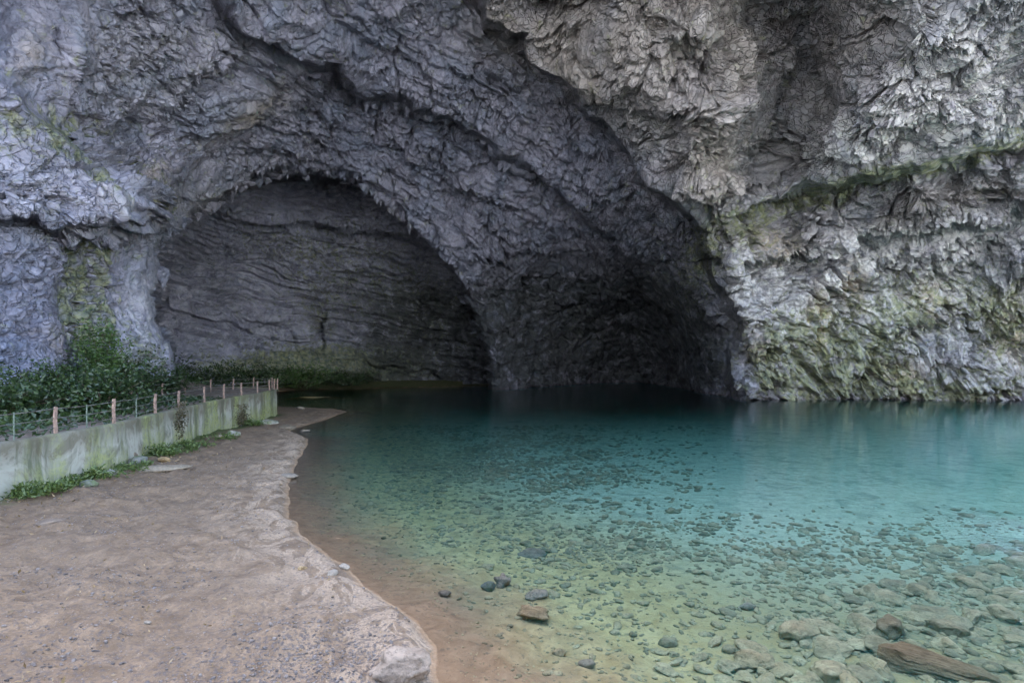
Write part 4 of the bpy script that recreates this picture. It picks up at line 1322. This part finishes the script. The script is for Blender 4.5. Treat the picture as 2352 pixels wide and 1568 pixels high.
# plants at the wall foot
WEED = leaf_material('weed', (0.05, 0.09, 0.02), (0.14, 0.19, 0.05))
for k, (u, v, r, h, n, lab) in enumerate([
        (372, 1046, 1.1, 0.55, 700, 'big green weed clump growing out from the wall foot above the slab'),
        (222, 1096, 0.75, 0.55, 500, 'green weed clump at the wall foot beside the mossy stone'),
        (150, 1116, 0.6, 0.35, 300, 'short grass clump at the wall foot between weed clump and left edge'),
        (40, 1138, 0.9, 0.32, 420, 'bright grass clump at the wall foot by the left edge'),
        (450, 1026, 0.9, 0.35, 320, 'low weeds at the sand edge below the middle of the wall'),
        (300, 1078, 0.8, 0.3, 360, 'low weeds between the stone blocks and the wall left of the slab'),
        (92, 1128, 0.9, 0.4, 460, 'ragged grassy weeds against the white wall near the left edge'),
        (505, 1008, 0.8, 0.3, 300, 'thin weeds beside the pale mossy stone below the wall'),
        (418, 1036, 0.7, 0.4, 340, 'weeds below the dark creeper on the white wall'),
        (575, 978, 0.9, 0.6, 420, 'yellow green weed clump against the wall near its far end')]):
    x, y, z = on_ground(u, v)
    grass_tuft('weed_clump', x, y, z, r, h, n, WEED, lab, 'weeds along the wall foot', 400 + k)

DRY = leaf_material('dry_creeper', (0.06, 0.05, 0.03), (0.14, 0.11, 0.06))
for k, (u, v, Yd, w, h, n, lab) in enumerate([
        (425, 962, 29.0, 1.0, 1.5, 300, 'dark creeper hanging down the middle of the white wall'),
        (556, 960, 39.8, 1.9, 1.6, 600, 'brown tangled creeper spilling over the wall near its far end')]):
    root_p = pos(u, v, Yd)
    gg = np.random.default_rng(70 + k)
    wl = spline(WALL_LINE, 10); yw = Yd + gg.normal(size=n) * w * 0.35
    xw = np.interp(yw, wl[:, 1], wl[:, 0]) + 0.14 + np.abs(gg.normal(size=n)) * 0.10
    zz = root_p[2] + np.clip(gg.normal(size=n), -1.8, 1.8) * h * 0.33
    o = link('creeper', leaves_mesh('creeper', np.stack([xw, yw, zz], 1), 0.15, -0.5, 70 + k), DRY)
    tag(o, lab, 'creeper', 'creepers on the wall')

# ------------------------------------------------------------------ camera, light, view
cam = bpy.data.cameras.new('camera'); co = bpy.data.objects.new('camera', cam); COL.objects.link(co)
co.location = (0, 0, CAMZ); co.rotation_euler = (R(90), 0, 0)
cam.sensor_width = 36; cam.lens = 20.0; cam.shift_y = 45.0 / 2352; cam.clip_end = 2000; cam.clip_start = 0.05
scene.camera = co

w = bpy.data.worlds.new('World'); scene.world = w; w.use_nodes = True
nt = w.node_tree
for nn in list(nt.nodes): nt.nodes.remove(nn)
sky = nt.nodes.new('ShaderNodeTexSky'); sky.sky_type = 'NISHITA'; sky.sun_disc = False
SUN_EL, SUN_AZ = R(52), R(-15)            # the sun stands behind the hill, past the cave
sky.air_density = 1.0; sky.dust_density = 3.5; sky.ozone_density = 0.6; sky.sun_elevation = SUN_EL; sky.sun_rotation = SUN_AZ
bg = nt.nodes.new('ShaderNodeBackground'); bg.inputs['Strength'].default_value = 0.15
ow = nt.nodes.new('ShaderNodeOutputWorld')
nt.links.new(sky.outputs[0], bg.inputs[0]); nt.links.new(bg.outputs[0], ow.inputs[0])
sl = bpy.data.lights.new('sun', 'SUN'); sl.energy = 4.0; sl.angle = R(0.5); sl.color = (1, 0.95, 0.86)
so = bpy.data.objects.new('sun', sl); COL.objects.link(so)
dirv = Vector((math.sin(SUN_AZ) * math.cos(SUN_EL), math.cos(SUN_AZ) * math.cos(SUN_EL), math.sin(SUN_EL)))
so.rotation_euler = (-dirv).to_track_quat('-Z', 'Y').to_euler()
so.location = (0, 0, 80)

scene.view_settings.view_transform = 'Standard'
scene.view_settings.look = 'None'
scene.view_settings.exposure = 3.45
scene.view_settings.gamma = 1.0
cy = scene.cycles
cy.use_denoising = True
cy.max_bounces = 8; cy.diffuse_bounces = 2; cy.glossy_bounces = 3; cy.transparent_max_bounces = 16; cy.volume_bounces = 2
cy.sample_clamp_indirect = 8.0
cy.caustics_reflective = False; cy.caustics_refractive = False
